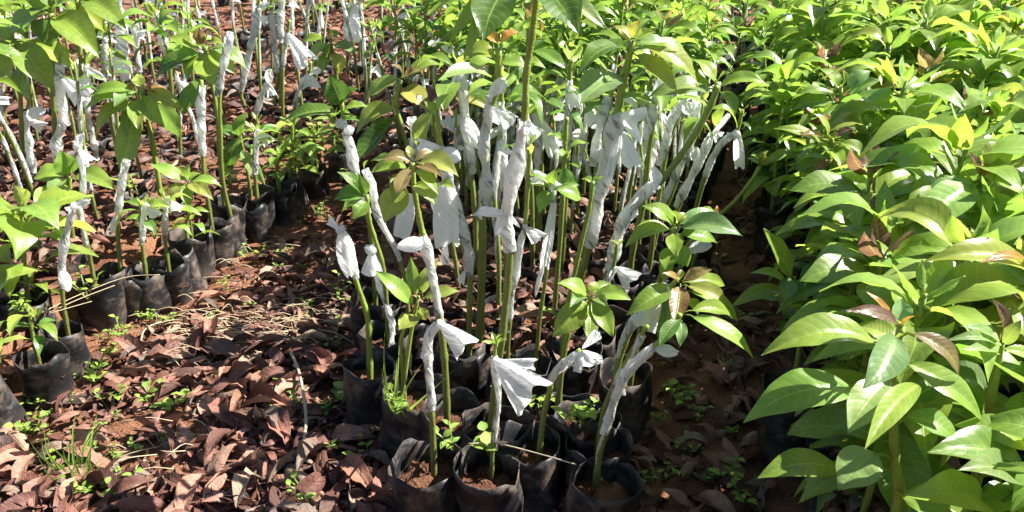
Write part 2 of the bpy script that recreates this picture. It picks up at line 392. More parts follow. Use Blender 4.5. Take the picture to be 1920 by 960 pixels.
ys = [-60, -8, -1] + steps(0.3, 4.6, 130, 1) + steps(4.7, 12, 60, 1.3) + [20, 60, 250]
g.grid([[(V((x, y, gh(x, y))), (0, 0, 0), (0, 0, 0)) for x in xs] for y in ys])
tag(g.build('ground', M_SOIL), 'reddish brown bare earth under the beds and paths', 'ground', kind='structure')

DEADC = [(0.42, 0.25, 0.17), (0.36, 0.18, 0.125), (0.33, 0.24, 0.17), (0.20, 0.15, 0.12), (0.40, 0.22, 0.155), (0.09, 0.038, 0.026), (0.12, 0.048, 0.032), (0.28, 0.13, 0.08), (0.27, 0.12, 0.085), (0.20, 0.08, 0.055), (0.14, 0.055, 0.04), (0.34, 0.17, 0.125), (0.08, 0.034, 0.028), (0.30, 0.145, 0.085), (0.22, 0.10, 0.08), (0.16, 0.07, 0.045)]
def dead(mb, p, r, L):
    a = r.random() * 6.28; el = r.gauss(0, 0.24)
    d = V((math.cos(a) * math.cos(el), math.sin(a) * math.cos(el), math.sin(el)))
    n = (UP + V((r.gauss(0, .7), r.gauss(0, .7), 0))).normalized()
    if r.random() < 0.35: n = -n
    c = r.choice(DEADC); j = r.uniform(0.75, 1.25); c = tuple(x * j * 0.84 for x in c)
    b = p - d * L * 0.5
    leaf(mb, b, b + d * L, L * r.uniform(0.22, 0.38), n, c, arch=r.uniform(-0.08, 0.30), fold=r.uniform(-0.9, 1.5), wav=0.24, r=r, nl=7, nw=2, twist=r.uniform(-1.0, 1.0), crump=0.15)
r = random.Random(5)
path_l, bed_l, dark_l = MB(), MB(), MB()
cnt = [0, 0, 0]; tries = 0
while tries < 280000 and min(cnt[0] - 3600, cnt[1] - 8000, cnt[2] - 700) < 0:
    tries += 1
    y = 0.9 + 9.0 * r.random() ** 1.45; x = r.uniform(-0.74, 0.74) * (y + 0.2)
    b = bed(x, y); rl = 0.42 + 0.29 * (y - 0.96)
    if x > rl + 0.35: continue
    right = x > 0.17 + 0.40 * (y - 1.57) + 0.02 and b < 0.12
    if right and y < 4.6:
        if cnt[2] < 700: cnt[2] += 1; dead(dark_l, V((x, y, gh(x, y) + r.uniform(0.004, 0.03))), r, r.uniform(0.06, 0.11))
    elif b > 0.03:
        if y < 2.1 and x > -.6 and 0.06 < b < 0.2:
            if r.random() < 0.45: dead(bed_l, V((x, y, 0.175 + r.uniform(0, 0.03))), r, r.uniform(0.03, 0.085))
            continue
        if cnt[1] < 8000:
            cnt[1] += 1; dead(bed_l, V((x, y, max(gh(x, y), 0.172 if b > (0.20 if y < 2.1 and x > -.6 else 0.12) else 0) + r.uniform(0.006, 0.05))), r, r.uniform(0.06, 0.12) * (1 if y < 4 else 1.3))
    elif x < 0.3:
        xl = -1.30 + 0.25 * (y - 2.10)
        if cnt[0] < 3600 and not (x - xl < r.uniform(0.10, 0.38)):
            if noise.noise(V((x * 2.2 + 3, y * 2.2, 2))) < -0.22 and r.random() < 0.8: continue
            cnt[0] += 1
            for _ in range(3): dead(path_l, V((x + r.gauss(0, .06), y + r.gauss(0, .06), gh(x, y) + r.uniform(0.002, 0.014))), r, r.uniform(0.012, 0.04))
            dead(path_l, V((x, y, gh(x, y) + r.uniform(0.004, 0.034))), r, r.uniform(0.045, 0.13) * (1.1 if y < 2.1 else 0.95))
tag(path_l.build('leaf_litter', M_LITTER), 'curled pinkish brown dead leaves covering the sunny path on the left', 'dead leaves', kind='stuff')
tag(bed_l.build('leaf_litter', M_LITTER), 'dry brown leaves lying between the stems inside the beds', 'dead leaves', kind='stuff')
tag(dark_l.build('leaf_litter', M_LITTER), 'dark dead leaves on the shaded path beside the right bed', 'dead leaves', kind='stuff')

# ------------------------------------------------------------------ single grafted seedlings, one by one
HEROB = []                             # where a bag already stands
OLD, MIDC, NEW = (0.105, 0.125, 0.024), (0.14, 0.22, 0.026), (0.23, 0.34, 0.04)
GRAFT = 'grafted seedlings in black bags'
def hero(label, base, stem, rb, rt, wraps=(), flaps=(), leaves=(), crowns=(), knots=(), twigs=(), bag=True, torn=0.0, seed=1, oldc=OLD, group=GRAFT, top=NEW, tilt=(0, 0), rad=None, sink=0.012):
    r = random.Random(seed * 77 + int(base[0])); B = onz(base[0], base[1], SOIL); Y = B.y; org = V((B.x, B.y, 0)); d0 = proj(B)[2]; k = d0 / FPX
    root = empty('grafted_seedling', org); tag(root, label, 'seedling', group)
    HEROB.append((B.x, B.y))
    def P(q): return ony(q[0], q[1], Y + (q[2] if len(q) > 2 else 0.0))
    if bag: bag_parts(root, r, rad=(rad or BAGR) * r.uniform(0.95, 1.06), torn=torn, tilt=(tilt[0] + r.uniform(-.2, .2), tilt[1] + r.uniform(-.18, .06)), sink=sink)
    pts = [B - UP * 0.085] + [P(q) for q in stem]
    mb = MB(); n = max(12, 5 * len(pts)); sp = spline(pts, n)
    tube(mb, sp, lambda t: (rb + (rt - rb) * t) * k * 0.68, 9, oldc, top, knob=0.15, r=r)
    for tw in twigs: tube(mb, spline([P(q) for q in tw[0]], 8), lambda t: tw[1] * k * (1 - 0.4 * t), 6, NEW, NEW, knob=0.12, r=r)
    mb.build('stem', M_STEM, root, org)
    sl = None
    if wraps or knots:
        ms = MB()
        for wp, rad_ in wraps: sleeve(ms, [P(q) for q in wp], rad_ * k, r)
        for q, rad_ in knots: knot(ms, P(q) - V((0, 0.004, 0)), rad_ * k, r)
        sl = ms.build('graft_wrap', M_FILM, root, org)
    for f in flaps:
        mf = MB(); a, b, wd, kind = f[:4]; dy = f[4] if len(f) > 4 else r.uniform(-0.03, 0.0)
        flap(mf, P(a) - V((0, 0.006, 0)), ony(b[0], b[1], Y + dy), wd * k, r, kind); mf.build('film_tail', M_FILM, sl or root, org)
    if leaves or crowns:
        ml = MB()
        for L in leaves:
            bx, by, tx, ty, wd, ck = L[:6]; dy = L[6] if len(L) > 6 else r.uniform(-0.03, 0.02); ar = L[7] if len(L) > 7 else r.uniform(0.1, 0.18)
            a = P((bx, by)); b = ony(tx, ty, Y + dy); c = (b - a).normalized(); h = V((c.x, c.y, 0))
            nn = UP * 1.0 + V((0, -0.55, 0)) + V((r.uniform(-.25, .25), 0, 0))
            if c.z < -0.75: nn = V((0, -1, 0.3)) + h * 0.8 + V((r.uniform(-.5, .5), 0, 0))
            leaf(ml, a, b, wd * k, nn, leafcol(ck, r), arch=ar, fold=r.uniform(0.2, 0.5), wav=0.06, r=r, nl=12, nw=3, pet=0.09, twist=r.uniform(-0.25, 0.25), crump=0.06 if ck in 'pr' else 0.02)
        for c in crowns:
            q, nlv, Lp = c[:3]; kw = c[3] if len(c) > 3 else {}
            crown(ml, P(q), V((r.uniform(-.15, .15), -0.05, 1)).normalized(), nlv, Lp * k, r, res=(9, 2), stemlen=kw.pop('sl', 60) * k, **kw)
        ml.build('leaves', M_LEAF, root, org)
    return root

# the centre bed, front row first
hero('small seedling with loose grass blades in the open black bag left of the front row', (757, 745), [(755, 690), (752, 640), (765, 600)], 7, 5,
     leaves=[(778, 575, 704, 507, 32, 'b'), (785, 590, 748, 618, 38, 'y', -.05, .05), (783, 560, 770, 480, 24, 'b', .03, .06), (790, 560, 862, 545, 26, 'y'), (792, 555, 822, 490, 26, 'y', .03), (786, 575, 800, 600, 22, 'y')],
     twigs=[([(757, 720), (768, 640), (785, 555)], 4.5)], seed=2)
hero('front seedling wrapped to its top with a folded-over tape loop, standing upright', (812, 862), [(811, 800), (808, 760), (803, 700), (800, 650), (815, 612), (828, 602)], 9, 5,
     wraps=[([(810, 768), (806, 720), (803, 680)], 11), ([(803, 690), (801, 650), (808, 622), (828, 604)], 13)], knots=[((827, 606), 9)], flaps=[((826, 604), (876, 652), 52, 'fan', -.03), ((800, 655), (790, 672), 12, 'ear')], seed=3)
hero('seedling with a bronze and green leaf crown above a long twisted white wrap', (838, 775), [(835, 700), (830, 640), (818, 560), (806, 500), (793, 440), (784, 400), (776, 345), (774, 305)], 10, 6,
     wraps=[([(826, 612), (818, 560), (810, 515), (800, 470), (793, 440)], 13)], flaps=[((800, 454), (744, 458), 26, 'ear', -.04)],
     leaves=[(775, 308, 714, 300, 24, 'r', -.02), (770, 318, 690, 330, 32, 'g', .02), (768, 312, 744, 368, 28, 'r', -.1, .04), (768, 330, 728, 350, 22, 'g', -.04), (764, 345, 720, 418, 48, 'y', -.05, .03), (752, 330, 736, 380, 24, 'g', -.06),
             (776, 303, 815, 284, 18, 'r', .03), (778, 308, 860, 330, 40, 't', -.03), (780, 312, 830, 332, 22, 'r', -.08), (778, 318, 823, 365, 22, 'b', -.06), (776, 345, 818, 383, 36, 'y', -.05), (820, 350, 853, 352, 20, 'y'), (772, 300, 766, 272, 14, 't', 0.02), (770, 322, 694, 300, 20, 'g', .06)], seed=4)
hero('short front seedling with a broad fan of white film and a tiny leafy sprout', (920, 872), [(924, 830), (932, 770), (930, 700), (928, 660), (931, 645)], 7, 4,
     wraps=[([(925, 828), (933, 770), (934, 730), (929, 690), (927, 668)], 10)], knots=[((929, 674), 8)], flaps=[((930, 672), (992, 738), 88, 'fan', -.05), ((930, 674), (1002, 680), 22, 'fan', -.02)],
     leaves=[(931, 648, 902, 640, 8, 'b'), (931, 646, 922, 622, 9, 'b'), (932, 645, 942, 626, 9, 'b'), (932, 648, 950, 634, 9, 'y')], seed=5)
hero('tallest seedling in the centre with a thick bare green stem above its long wrap', (919, 800), [(926, 740), (938, 660), (948, 570), (956, 480), (952, 410), (962, 330), (978, 260), (985, 200), (987, 140), (999, 60), (1006, 0), (1010, -60)], 10.5, 7,
     wraps=[([(956, 470), (949, 420), (955, 370), (968, 310), (976, 262), (981, 225)], 19)], flaps=[((943, 400), (898, 392), 20, 'strip', -.02), ((945, 395), (930, 440), 16, 'ear'), ((976, 240), (1000, 235), 22, 'ear')],
     leaves=[(960, -30, 905, 75, 64, 'd', -.12, .06), (1015, -30, 1085, 62, 60, 'd', -.1, .08), (1000, -20, 800, 25, 44, 'b'), (998, -10, 868, 110, 32, 'b', -.1), (1000, -20, 842, 78, 42, 'b', -.02), (1010, -40, 1140, 55, 34, 'w', -.05, .05)], seed=6, rad=.075)
hero('seedling with slim drooping wrap and ragged film knot at far left of the front rows', (690, 690), [(692, 640), (688, 590), (668, 528), (655, 480), (640, 435)], 9, 5,
     wraps=[([(668, 522), (658, 480), (645, 445)], 11)], knots=[((640, 430), 8)], flaps=[((642, 432), (655, 518), 34, 'ear', -.02), ((640, 432), (617, 412), 16, 'fan')], seed=7, oldc=MIDC)
hero('dark leaved seedling with two knotted film bunches and a thin trailing wrap', (728, 625), [(724, 560), (718, 500), (702, 445), (692, 410), (688, 365)], 7, 5,
     wraps=[([(737, 628), (730, 590), (715, 545), (703, 495), (697, 460)], 9)], knots=[((697, 468), 10), ((692, 466), 8)], flaps=[((698, 470), (698, 515), 40, 'fan', -.03), ((738, 620), (734, 656), 16, 'fan')],
     leaves=[(688, 372, 632, 322, 26, 'd'), (690, 375, 664, 412, 30, 'g', -.05), (687, 370, 625, 375, 34, 'd', -.02), (688, 365, 672, 325, 24, 'g'), (690, 380, 640, 400, 26, 'g', .02)], seed=8)
hero('seedling with a puffed white wrap leaning left beside the path', (765, 600), [(762, 540), (748, 485), (725, 440), (703, 385), (685, 325)], 6, 4,
     wraps=[([(750, 488), (738, 460), (722, 432), (708, 400)], 9), ([(716, 420), (703, 385), (698, 350), (684, 318)], 13)], leaves=[(684, 318, 690, 300, 10, 'g')], seed=9)
hero('seedling with one large dark leaf stretching left above its knotted wrap', (702, 560), [(700, 480), (688, 400), (668, 330), (655, 280), (645, 240), (641, 190)], 7, 5,
     wraps=[([(690, 400), (675, 350), (665, 320), (658, 280), (648, 248)], 13)], knots=[((641, 232), 10), ((655, 243), 9)],
     leaves=[(640, 212, 533, 224, 34, 'd'), (642, 200, 616, 140, 42, 'd', -.03, .05), (641, 195, 672, 165, 30, 'g'), (643, 205, 690, 200, 20, 'g')], seed=10)
hero('seedling with wide shoulder wrap and a flat film collar right of the bronze crown', (878, 655), [(880, 600), (880, 515), (862, 430), (845, 370), (832, 300), (824, 262), (820, 215)], 8, 6,
     wraps=[([(879, 516), (878, 470), (868, 430), (855, 390), (845, 360), (836, 310), (825, 275)], 15)], flaps=[((828, 275), (784, 270), 24, 'fan'), ((835, 340), (838, 455), 46, 'strip', -.03), ((830, 280), (862, 300), 26, 'ear'), ((872, 505), (862, 530), 16, 'fan')],
     leaves=[(820, 212, 842, 175, 18, 'b'), (820, 218, 795, 190, 18, 'b')], seed=11)
hero('slim seedling with a long thin wrap behind the bronze leaf crown', (862, 560), [(858, 520), (845, 440), (832, 395), (815, 330), (800, 280)], 6, 4,
     wraps=[([(835, 494), (833, 450), (822, 410), (808, 360)], 9)], flaps=[((772, 360), (752, 445), 34, 'strip', -.02), ((845, 430), (862, 460), 16, 'fan')], leaves=[(800, 282, 775, 262, 14, 'b')], seed=12)
hero('straight seedling with narrow wrap tied in two bunches, left of the tallest stem', (890, 525), [(892, 430), (884, 330), (874, 260), (866, 190), (862, 130)], 8, 6,
     wraps=[([(886, 326), (880, 280), (872, 225), (868, 170), (864, 130)], 13)], flaps=[((863, 125), (856, 165), 30, 'fan'), ((872, 220), (900, 275), 26, 'ear')], crowns=[((862, 118), 8, 95, dict(main='bg'))], seed=13)
hero('thick stemmed seedling with a narrow waisted wrap just left of the tallest stem', (898, 645), [(902, 560), (905, 470), (905, 400), (910, 340), (912, 280), (915, 215), (930, 170), (936, 90)], 12, 7,
     wraps=[([(906, 392), (912, 330), (908, 280), (913, 230), (920, 180)], 14)], flaps=[((920, 178), (945, 150), 22, 'strip'), ((905, 385), (893, 410), 18, 'fan'), ((918, 200), (940, 230), 24, 'ear')],
     leaves=[(935, 110, 870, 105, 40, 'b'), (930, 150, 822, 150, 36, 'w', -.1), (936, 85, 975, 60, 20, 'o', .03), (936, 85, 900, 62, 22, 'o', .02), (934, 120, 990, 130, 32, 'g')], seed=14)
hero('seedling with a long yellowing leaf curving right over the white wraps', (866, 470), [(858, 400), (830, 300), (815, 240), (818, 190)], 6, 6, leaves=[(818, 170, 935, 214, 30, 't', -.05, .16), (815, 200, 790, 290, 34, 'y', -.03)], bag=True, seed=15)
hero('seedling with crumpled bronze top leaf and broad yellow green leaves on a leaning stem', (800, 440), [(785, 380), (770, 300), (752, 235), (742, 190), (752, 150)], 6, 6,
     wraps=[([(778, 300), (776, 250), (772, 220)], 12)], leaves=[(755, 145, 684, 188, 34, 'y', -.03), (752, 165, 800, 205, 46, 't', -.06), (790, 165, 815, 205, 34, 'p', -.05), (750, 200, 668, 250, 44, 'y', -.04), (748, 215, 665, 305, 52, 'd', .0, .05), (754, 145, 735, 120, 18, 'r'), (757, 148, 790, 130, 22, 'r'), (760, 150, 830, 120, 34, 'b', .04)], seed=16)
hero('seedling with a slender wrap running beside the tallest stem, fan of film at top', (951, 690), [(953, 640), (960, 560), (972, 470), (984, 430), (990, 340), (994, 270)], 6, 6,
     wraps=[([(952, 622), (957, 570), (967, 510), (975, 460), (982, 432)], 10)], knots=[((985, 424), 6)], flaps=[((985, 424), (1010, 448), 34, 'fan', -.03), ((975, 425), (958, 408), 14, 'fan')], crowns=[((994, 262), 5, 60)], seed=17)
hero('thin seedling with limp film strip hanging beside it and holed drooping leaves', (1003, 672), [(1012, 600), (1022, 530), (1030, 460), (1034, 395), (1036, 340)], 6, 4,
     wraps=[([(1034, 390), (1036, 365), (1034, 330)], 8)], flaps=[((1038, 378), (1020, 500), 18, 'strip', -.02), ((1020, 488), (1004, 552), 10, 'ear', -.02), ((1034, 335), (1000, 330), 26, 'fan'), ((1034, 335), (1045, 355), 24, 'fan')],
     leaves=[(1036, 352, 985, 342, 20, 'b'), (1036, 354, 1010, 400, 28, 'g', -.04), (1038, 352, 1085, 345, 50, 'd', -.03), (1040, 356, 1092, 372, 40, 'g', .02), (1036, 350, 1040, 318, 20, 'g')], seed=18)
hero('broad wrap like a white trumpet topped by the biggest white bow', (1075, 610), [(1085, 540), (1103, 465), (1120, 380), (1140, 300), (1154, 225), (1165, 170), (1176, 125), (1185, 75)], 11, 8,
     wraps=[([(1106, 462), (1116, 410), (1124, 365), (1136, 310), (1146, 260), (1156, 220)], 19)], knots=[((1158, 222), 12)], flaps=[((1158, 220), (1208, 232), 62, 'fan', -.06), ((1168, 245), (1186, 312), 36, 'fan', -.04), ((1155, 250), (1140, 330), 20, 'strip')],
     leaves=[(1180, 100, 1083, 140, 40, 'd', -.12, .2), (1172, 140, 1086, 197, 62, 'w', -.12, .04), (1185, 100, 1272, 172, 38, 'y', -.06, .1), (1188, 85, 1312, 160, 46, 'y', -.02, .14), (1184, 78, 1150, 48, 26, 't'), (1185, 72, 1200, 38, 22, 't'), (1188, 80, 1230, 60, 22, 'y', -.02), (1180, 95, 1125, 90, 30, 'b', .04), (1188, 95, 1300, 120, 40, 'g', .06), (1182, 80, 1158, 62, 16, 'y'), (1190, 80, 1260, 95, 30, 'w', .02), (1180, 118, 1230, 150, 30, 'g', .04)], seed=19, rad=.075)
hero('pale leaning seedling with a bright rosette of light green leaves near the front', (1045, 762), [(1052, 700), (1062, 640), (1072, 600), (1098, 575), (1105, 558)], 9, 5,
     leaves=[(1104, 560, 1036, 632, 48, 'b', -.06, .1), (1103, 556, 1046, 530, 34, 'b', -.02), (1104, 562, 1106, 645, 30, 'y', -.09, .05), (1108, 560, 1150, 632, 34, 'b', -.07, .08), (1108, 556, 1184, 562, 32, 'b', -.02), (1104, 552, 1118, 528, 20, 'y', .02), (1108, 553, 1150, 535, 22, 'y', .03), (1100, 558, 1068, 575, 22, 'w', -.07), (1100, 570, 1072, 590, 24, 'b', -.04), (1110, 560, 1140, 575, 22, 'w', -.06)], seed=20)
hero('bent seedling whose wrap leans right and spreads into a drooping film skirt', (1008, 838), [(1018, 790), (1030, 735), (1038, 700), (1060, 680), (1088, 655)], 9, 5,
     wraps=[([(1030, 722), (1040, 700), (1062, 680), (1085, 660)], 11)], flaps=[((1086, 658), (1098, 690), 46, 'fan', -.04), ((1090, 655), (1120, 682), 34, 'fan', -.01), ((1092, 650), (1125, 622), 24, 'fan')], seed=21)
hero('seedling with yellow green shoot stretching up between stacked wraps at centre', (1050, 660), [(1062, 590), (1080, 500), (1104, 395), (1112, 340)], 7, 5, leaves=[(1112, 345, 1130, 330, 14, 'b'), (1111, 345, 1090, 335, 14, 'b')], seed=22, oldc=MIDC)
hero('leaning seedling with a bent bare shoot rising right out of its twisted wrap', (1122, 600), [(1132, 545), (1145, 495), (1160, 440), (1195, 380), (1236, 342), (1270, 300), (1310, 240), (1335, 190), (1345, 160)], 9, 8,
     wraps=[([(1142, 505), (1152, 470), (1160, 435), (1180, 395), (1208, 362), (1234, 343)], 17)], flaps=[((1230, 345), (1228, 310), 22, 'ear', -.03), ((1185, 395), (1195, 400), 34, 'ear')],
     leaves=[(1340, 168, 1442, 160, 28, 'b', -.02), (1338, 165, 1256, 150, 30, 'g', .02), (1342, 160, 1300, 110, 34, 'b', .04), (1338, 170, 1215, 180, 44, 'w', -.04), (1346, 170, 1378, 218, 26, 'g', -.05), (1345, 160, 1370, 135, 18, 'y'), (1342, 158, 1325, 138, 14, 'y')], seed=23)
hero('low seedling with a white shuttlecock of film pointing right and a tiny sprout', (1112, 620), [(1122, 580), (1136, 535), (1150, 500), (1156, 465), (1157, 455)], 6, 4,
     wraps=[([(1128, 575), (1136, 535), (1146, 512), (1154, 500)], 9)], flaps=[((1156, 500), (1188, 530), 46, 'fan', -.04)], leaves=[(1157, 462, 1145, 450, 8, 'y'), (1157, 460, 1168, 448, 8, 'y')], seed=24)
hero('outermost front seedling leaning right with a long wrap beside the dark path', (1117, 890), [(1124, 850), (1140, 800), (1158, 740), (1190, 685), (1225, 652), (1262, 610), (1276, 588)], 10, 6,
     wraps=[([(1133, 812), (1146, 770), (1158, 735), (1180, 695), (1205, 668), (1228, 650)], 14)], flaps=[((1228, 650), (1272, 660), 22, 'ear', -.02), ((1130, 812), (1118, 870), 10, 'ear')],
     leaves=[(1284, 590, 1414, 670, 36, 'b', -.03, .14), (1280, 595, 1236, 650, 26, 'd', -.05, .05), (1285, 585, 1378, 600, 32, 'b', .04), (1278, 600, 1275, 650, 20, 'w', -.04)], seed=25, tilt=(.1, -.05))
hero('front right seedling with a bell of white film under bronze tinted leaves', (1132, 792), [(1148, 740), (1165, 660), (1190, 605), (1225, 560), (1255, 540), (1272, 520)], 10, 6,
     wraps=[([(1160, 668), (1172, 630), (1195, 595), (1225, 560), (1245, 540)], 13)], knots=[((1238, 556), 9)], flaps=[((1238, 556), (1200, 618), 46, 'fan', -.05), ((1235, 550), (1255, 535), 30, 'ear')],
     leaves=[(1270, 540, 1174, 590, 40, 'g', -.06), (1276, 532, 1265, 608, 34, 'r', -.1, .04), (1278, 528, 1335, 505, 24, 'r', -.01), (1272, 530, 1242, 512, 18, 'r'), (1280, 535, 1368, 578, 34, 't', -.03, .16), (1280, 530, 1360, 535, 30, 'b', .05), (1282, 545, 1385, 605, 30, 'g', .01, .15), (1274, 525, 1278, 505, 12, 't'), (1268, 545, 1240, 650, 36, 'd', -.02, .06), (1280, 560, 1310, 590, 24, 'g')], seed=26)
hero('second of two crossed wraps at the front right, thinner with a torn end', (1118, 832), [(1128, 790), (1145, 735), (1168, 690), (1195, 640), (1215, 610)], 8, 5,
     wraps=[([(1146, 745), (1160, 710), (1182, 670), (1205, 628)], 10)], flaps=[((1158, 718), (1150, 755), 14, 'fan'), ((1162, 705), (1170, 740), 10, 'strip')], seed=27)
hero('bright pale green rosette standing over the dark path at centre right', (1180, 700), [(1200, 620), (1235, 530), (1255, 480), (1262, 440), (1266, 425)], 8, 6,
     leaves=[(1264, 432, 1172, 462, 34, 'b', -.04), (1264, 425, 1205, 385, 36, 'b', -.02), (1268, 428, 1392, 440, 42, 'w', -.04), (1268, 424, 1340, 395, 28, 'w', .03), (1264, 435, 1268, 480, 30, 'b', -.08, .06), (1262, 460, 1248, 510, 34, 'b', -.05, .05), (1268, 455, 1290, 500, 34, 'g', -.03, .05), (1266, 440, 1345, 455, 34, 'g', .02), (1266, 420, 1255, 395, 16, 'b'), (1268, 420, 1290, 400, 16, 'y'), (1258, 480, 1245, 530, 24, 'y', -.04, .05)], seed=28)
hero('upright wrap with flat white sheet hanging off its right side, behind the biggest bow', (1090, 520), [(1100, 440), (1112, 380), (1120, 300), (1135, 230), (1150, 160)], 7, 5,
     wraps=[([(1112, 310), (1118, 270), (1128, 225), (1140, 180)], 13)], flaps=[((1100, 200), (1112, 232), 34, 'fan'), ((1118, 280), (1135, 300), 26, 'strip')], crowns=[((1150, 150), 7, 80)], seed=29)
hero('thin leaning wrap fourth from the outer edge behind the bent bare shoot', (1175, 520), [(1190, 450), (1205, 390), (1212, 330), (1222, 250), (1240, 170)], 9, 6, wraps=[([(1212, 262), (1220, 225), (1232, 180), (1245, 140)], 12)], crowns=[((1245, 130), 8, 85, dict(main='gb'))], seed=30)
hero('narrow wrap leaning right with a small film ear at its top', (1215, 500), [(1228, 420), (1240, 340), (1256, 260), (1285, 190)], 7, 5, wraps=[([(1236, 310), (1248, 270), (1258, 230), (1280, 190)], 11)], flaps=[((1282, 190), (1298, 212), 22, 'ear'), ((1280, 188), (1302, 172), 18, 'fan')], crowns=[((1292, 165), 5, 70)], seed=31)
hero('longest leaning wrap with mouldy dark spots near the outer edge of the centre bed', (1215, 480), [(1235, 420), (1252, 380), (1280, 310), (1305, 250), (1318, 190)], 7, 5, wraps=[([(1240, 385), (1262, 340), (1285, 290), (1302, 245)], 11), ([(1296, 265), (1304, 225), (1312, 190)], 10)], flaps=[((1305, 275), (1300, 300), 18, 'ear')], crowns=[((1320, 180), 6, 80)], seed=32)
hero('leaning wrap with a forked white tie at its top near the outer edge', (1250, 470), [(1262, 420), (1280, 370), (1310, 310), (1338, 248)], 8, 5, wraps=[([(1268, 388), (1290, 345), (1312, 300), (1336, 250)], 12)], flaps=[((1338, 248), (1368, 212), 12, 'strip'), ((1338, 246), (1352, 258), 24, 'fan')], leaves=[(1340, 240, 1362, 196, 18, 'b')], seed=33)
hero('outermost wrap whose white tail hangs straight down over the dark path', (1290, 440), [(1310, 370), (1335, 300), (1365, 260), (1382, 244), (1392, 205)], 7, 5, wraps=[([(1318, 345), (1332, 305), (1352, 270), (1378, 250)], 9)], knots=[((1380, 250), 7)], flaps=[((1382, 250), (1388, 314), 20, 'strip', -.03), ((1380, 250), (1362, 258), 18, 'fan')], crowns=[((1394, 200), 5, 36, dict(sl=30))], seed=34)
hero('bare green twig arching right over the dark path with a small leaf tuft', (1290, 500), [(1315, 445), (1345, 408), (1380, 375), (1408, 340), (1425, 312)], 6, 5, bag=True,
     leaves=[(1425, 312, 1408, 290, 12, 'g'), (1425, 310, 1400, 296, 10, 'w'), (1426, 310, 1440, 282, 12, 'b'), (1426, 312, 1455, 296, 14, 'b'), (1427, 312, 1482, 280, 18, 'b', .05), (1426, 308, 1430, 285, 8, 'o')], seed=35)
hero('right edge twig seedling with reddish buds by the white film lump', (1262, 520), [(1285, 470), (1310, 440), (1340, 405)], 7, 5, flaps=[((1290, 465), (1335, 456), 24, 'ear', -.03), ((1290, 462), (1296, 478), 22, 'fan')], leaves=[(1340, 405, 1318, 388, 14, 'g'), (1340, 405, 1345, 385, 8, 'o'), (1342, 404, 1352, 392, 8, 'p')], seed=36)
for i, (bx, by, tx, ty, wd, lab) in enumerate([
        (1000, 500, 985, 215, 12, 'wrap with two puffed film bags directly right of the tallest stem'), (1010, 470, 1008, 200, 13, 'pale straight wrap with a long pointed film tail, right of the tallest stem'),
        (1050, 520, 1068, 150, 11, 'very straight slender wrap reaching the leaf canopy at top centre'), (950, 560, 940, 190, 12, 'wrap with a folded hood hidden close behind the tallest stem'),
        (1035, 600, 1060, 260, 8, 'thin seedling with small yellow leaves between the wraps at centre')]):
    mx, my = (bx + tx) / 2, (by + ty) / 2; wr = [((bx * .45 + tx * .55), by * .45 + ty * .55), (bx * .2 + tx * .8, by * .2 + ty * .8), (tx, ty)]
    hero(lab, (bx, by), [(mx + 4, my), (tx, ty), (tx + 3, ty - 40)], 7, 5, wraps=[(wr, wd)] if i < 4 else (), flaps=[((tx, ty + 15), (tx + (38 if i == 1 else 20), ty + (85 if i == 1 else 45)), 40, 'fan')] if i < 4 else (),
         crowns=[((tx + 3, ty - 45), 8, 85)] if i < 4 else [((tx, ty), 9, 45)], seed=40 + i)

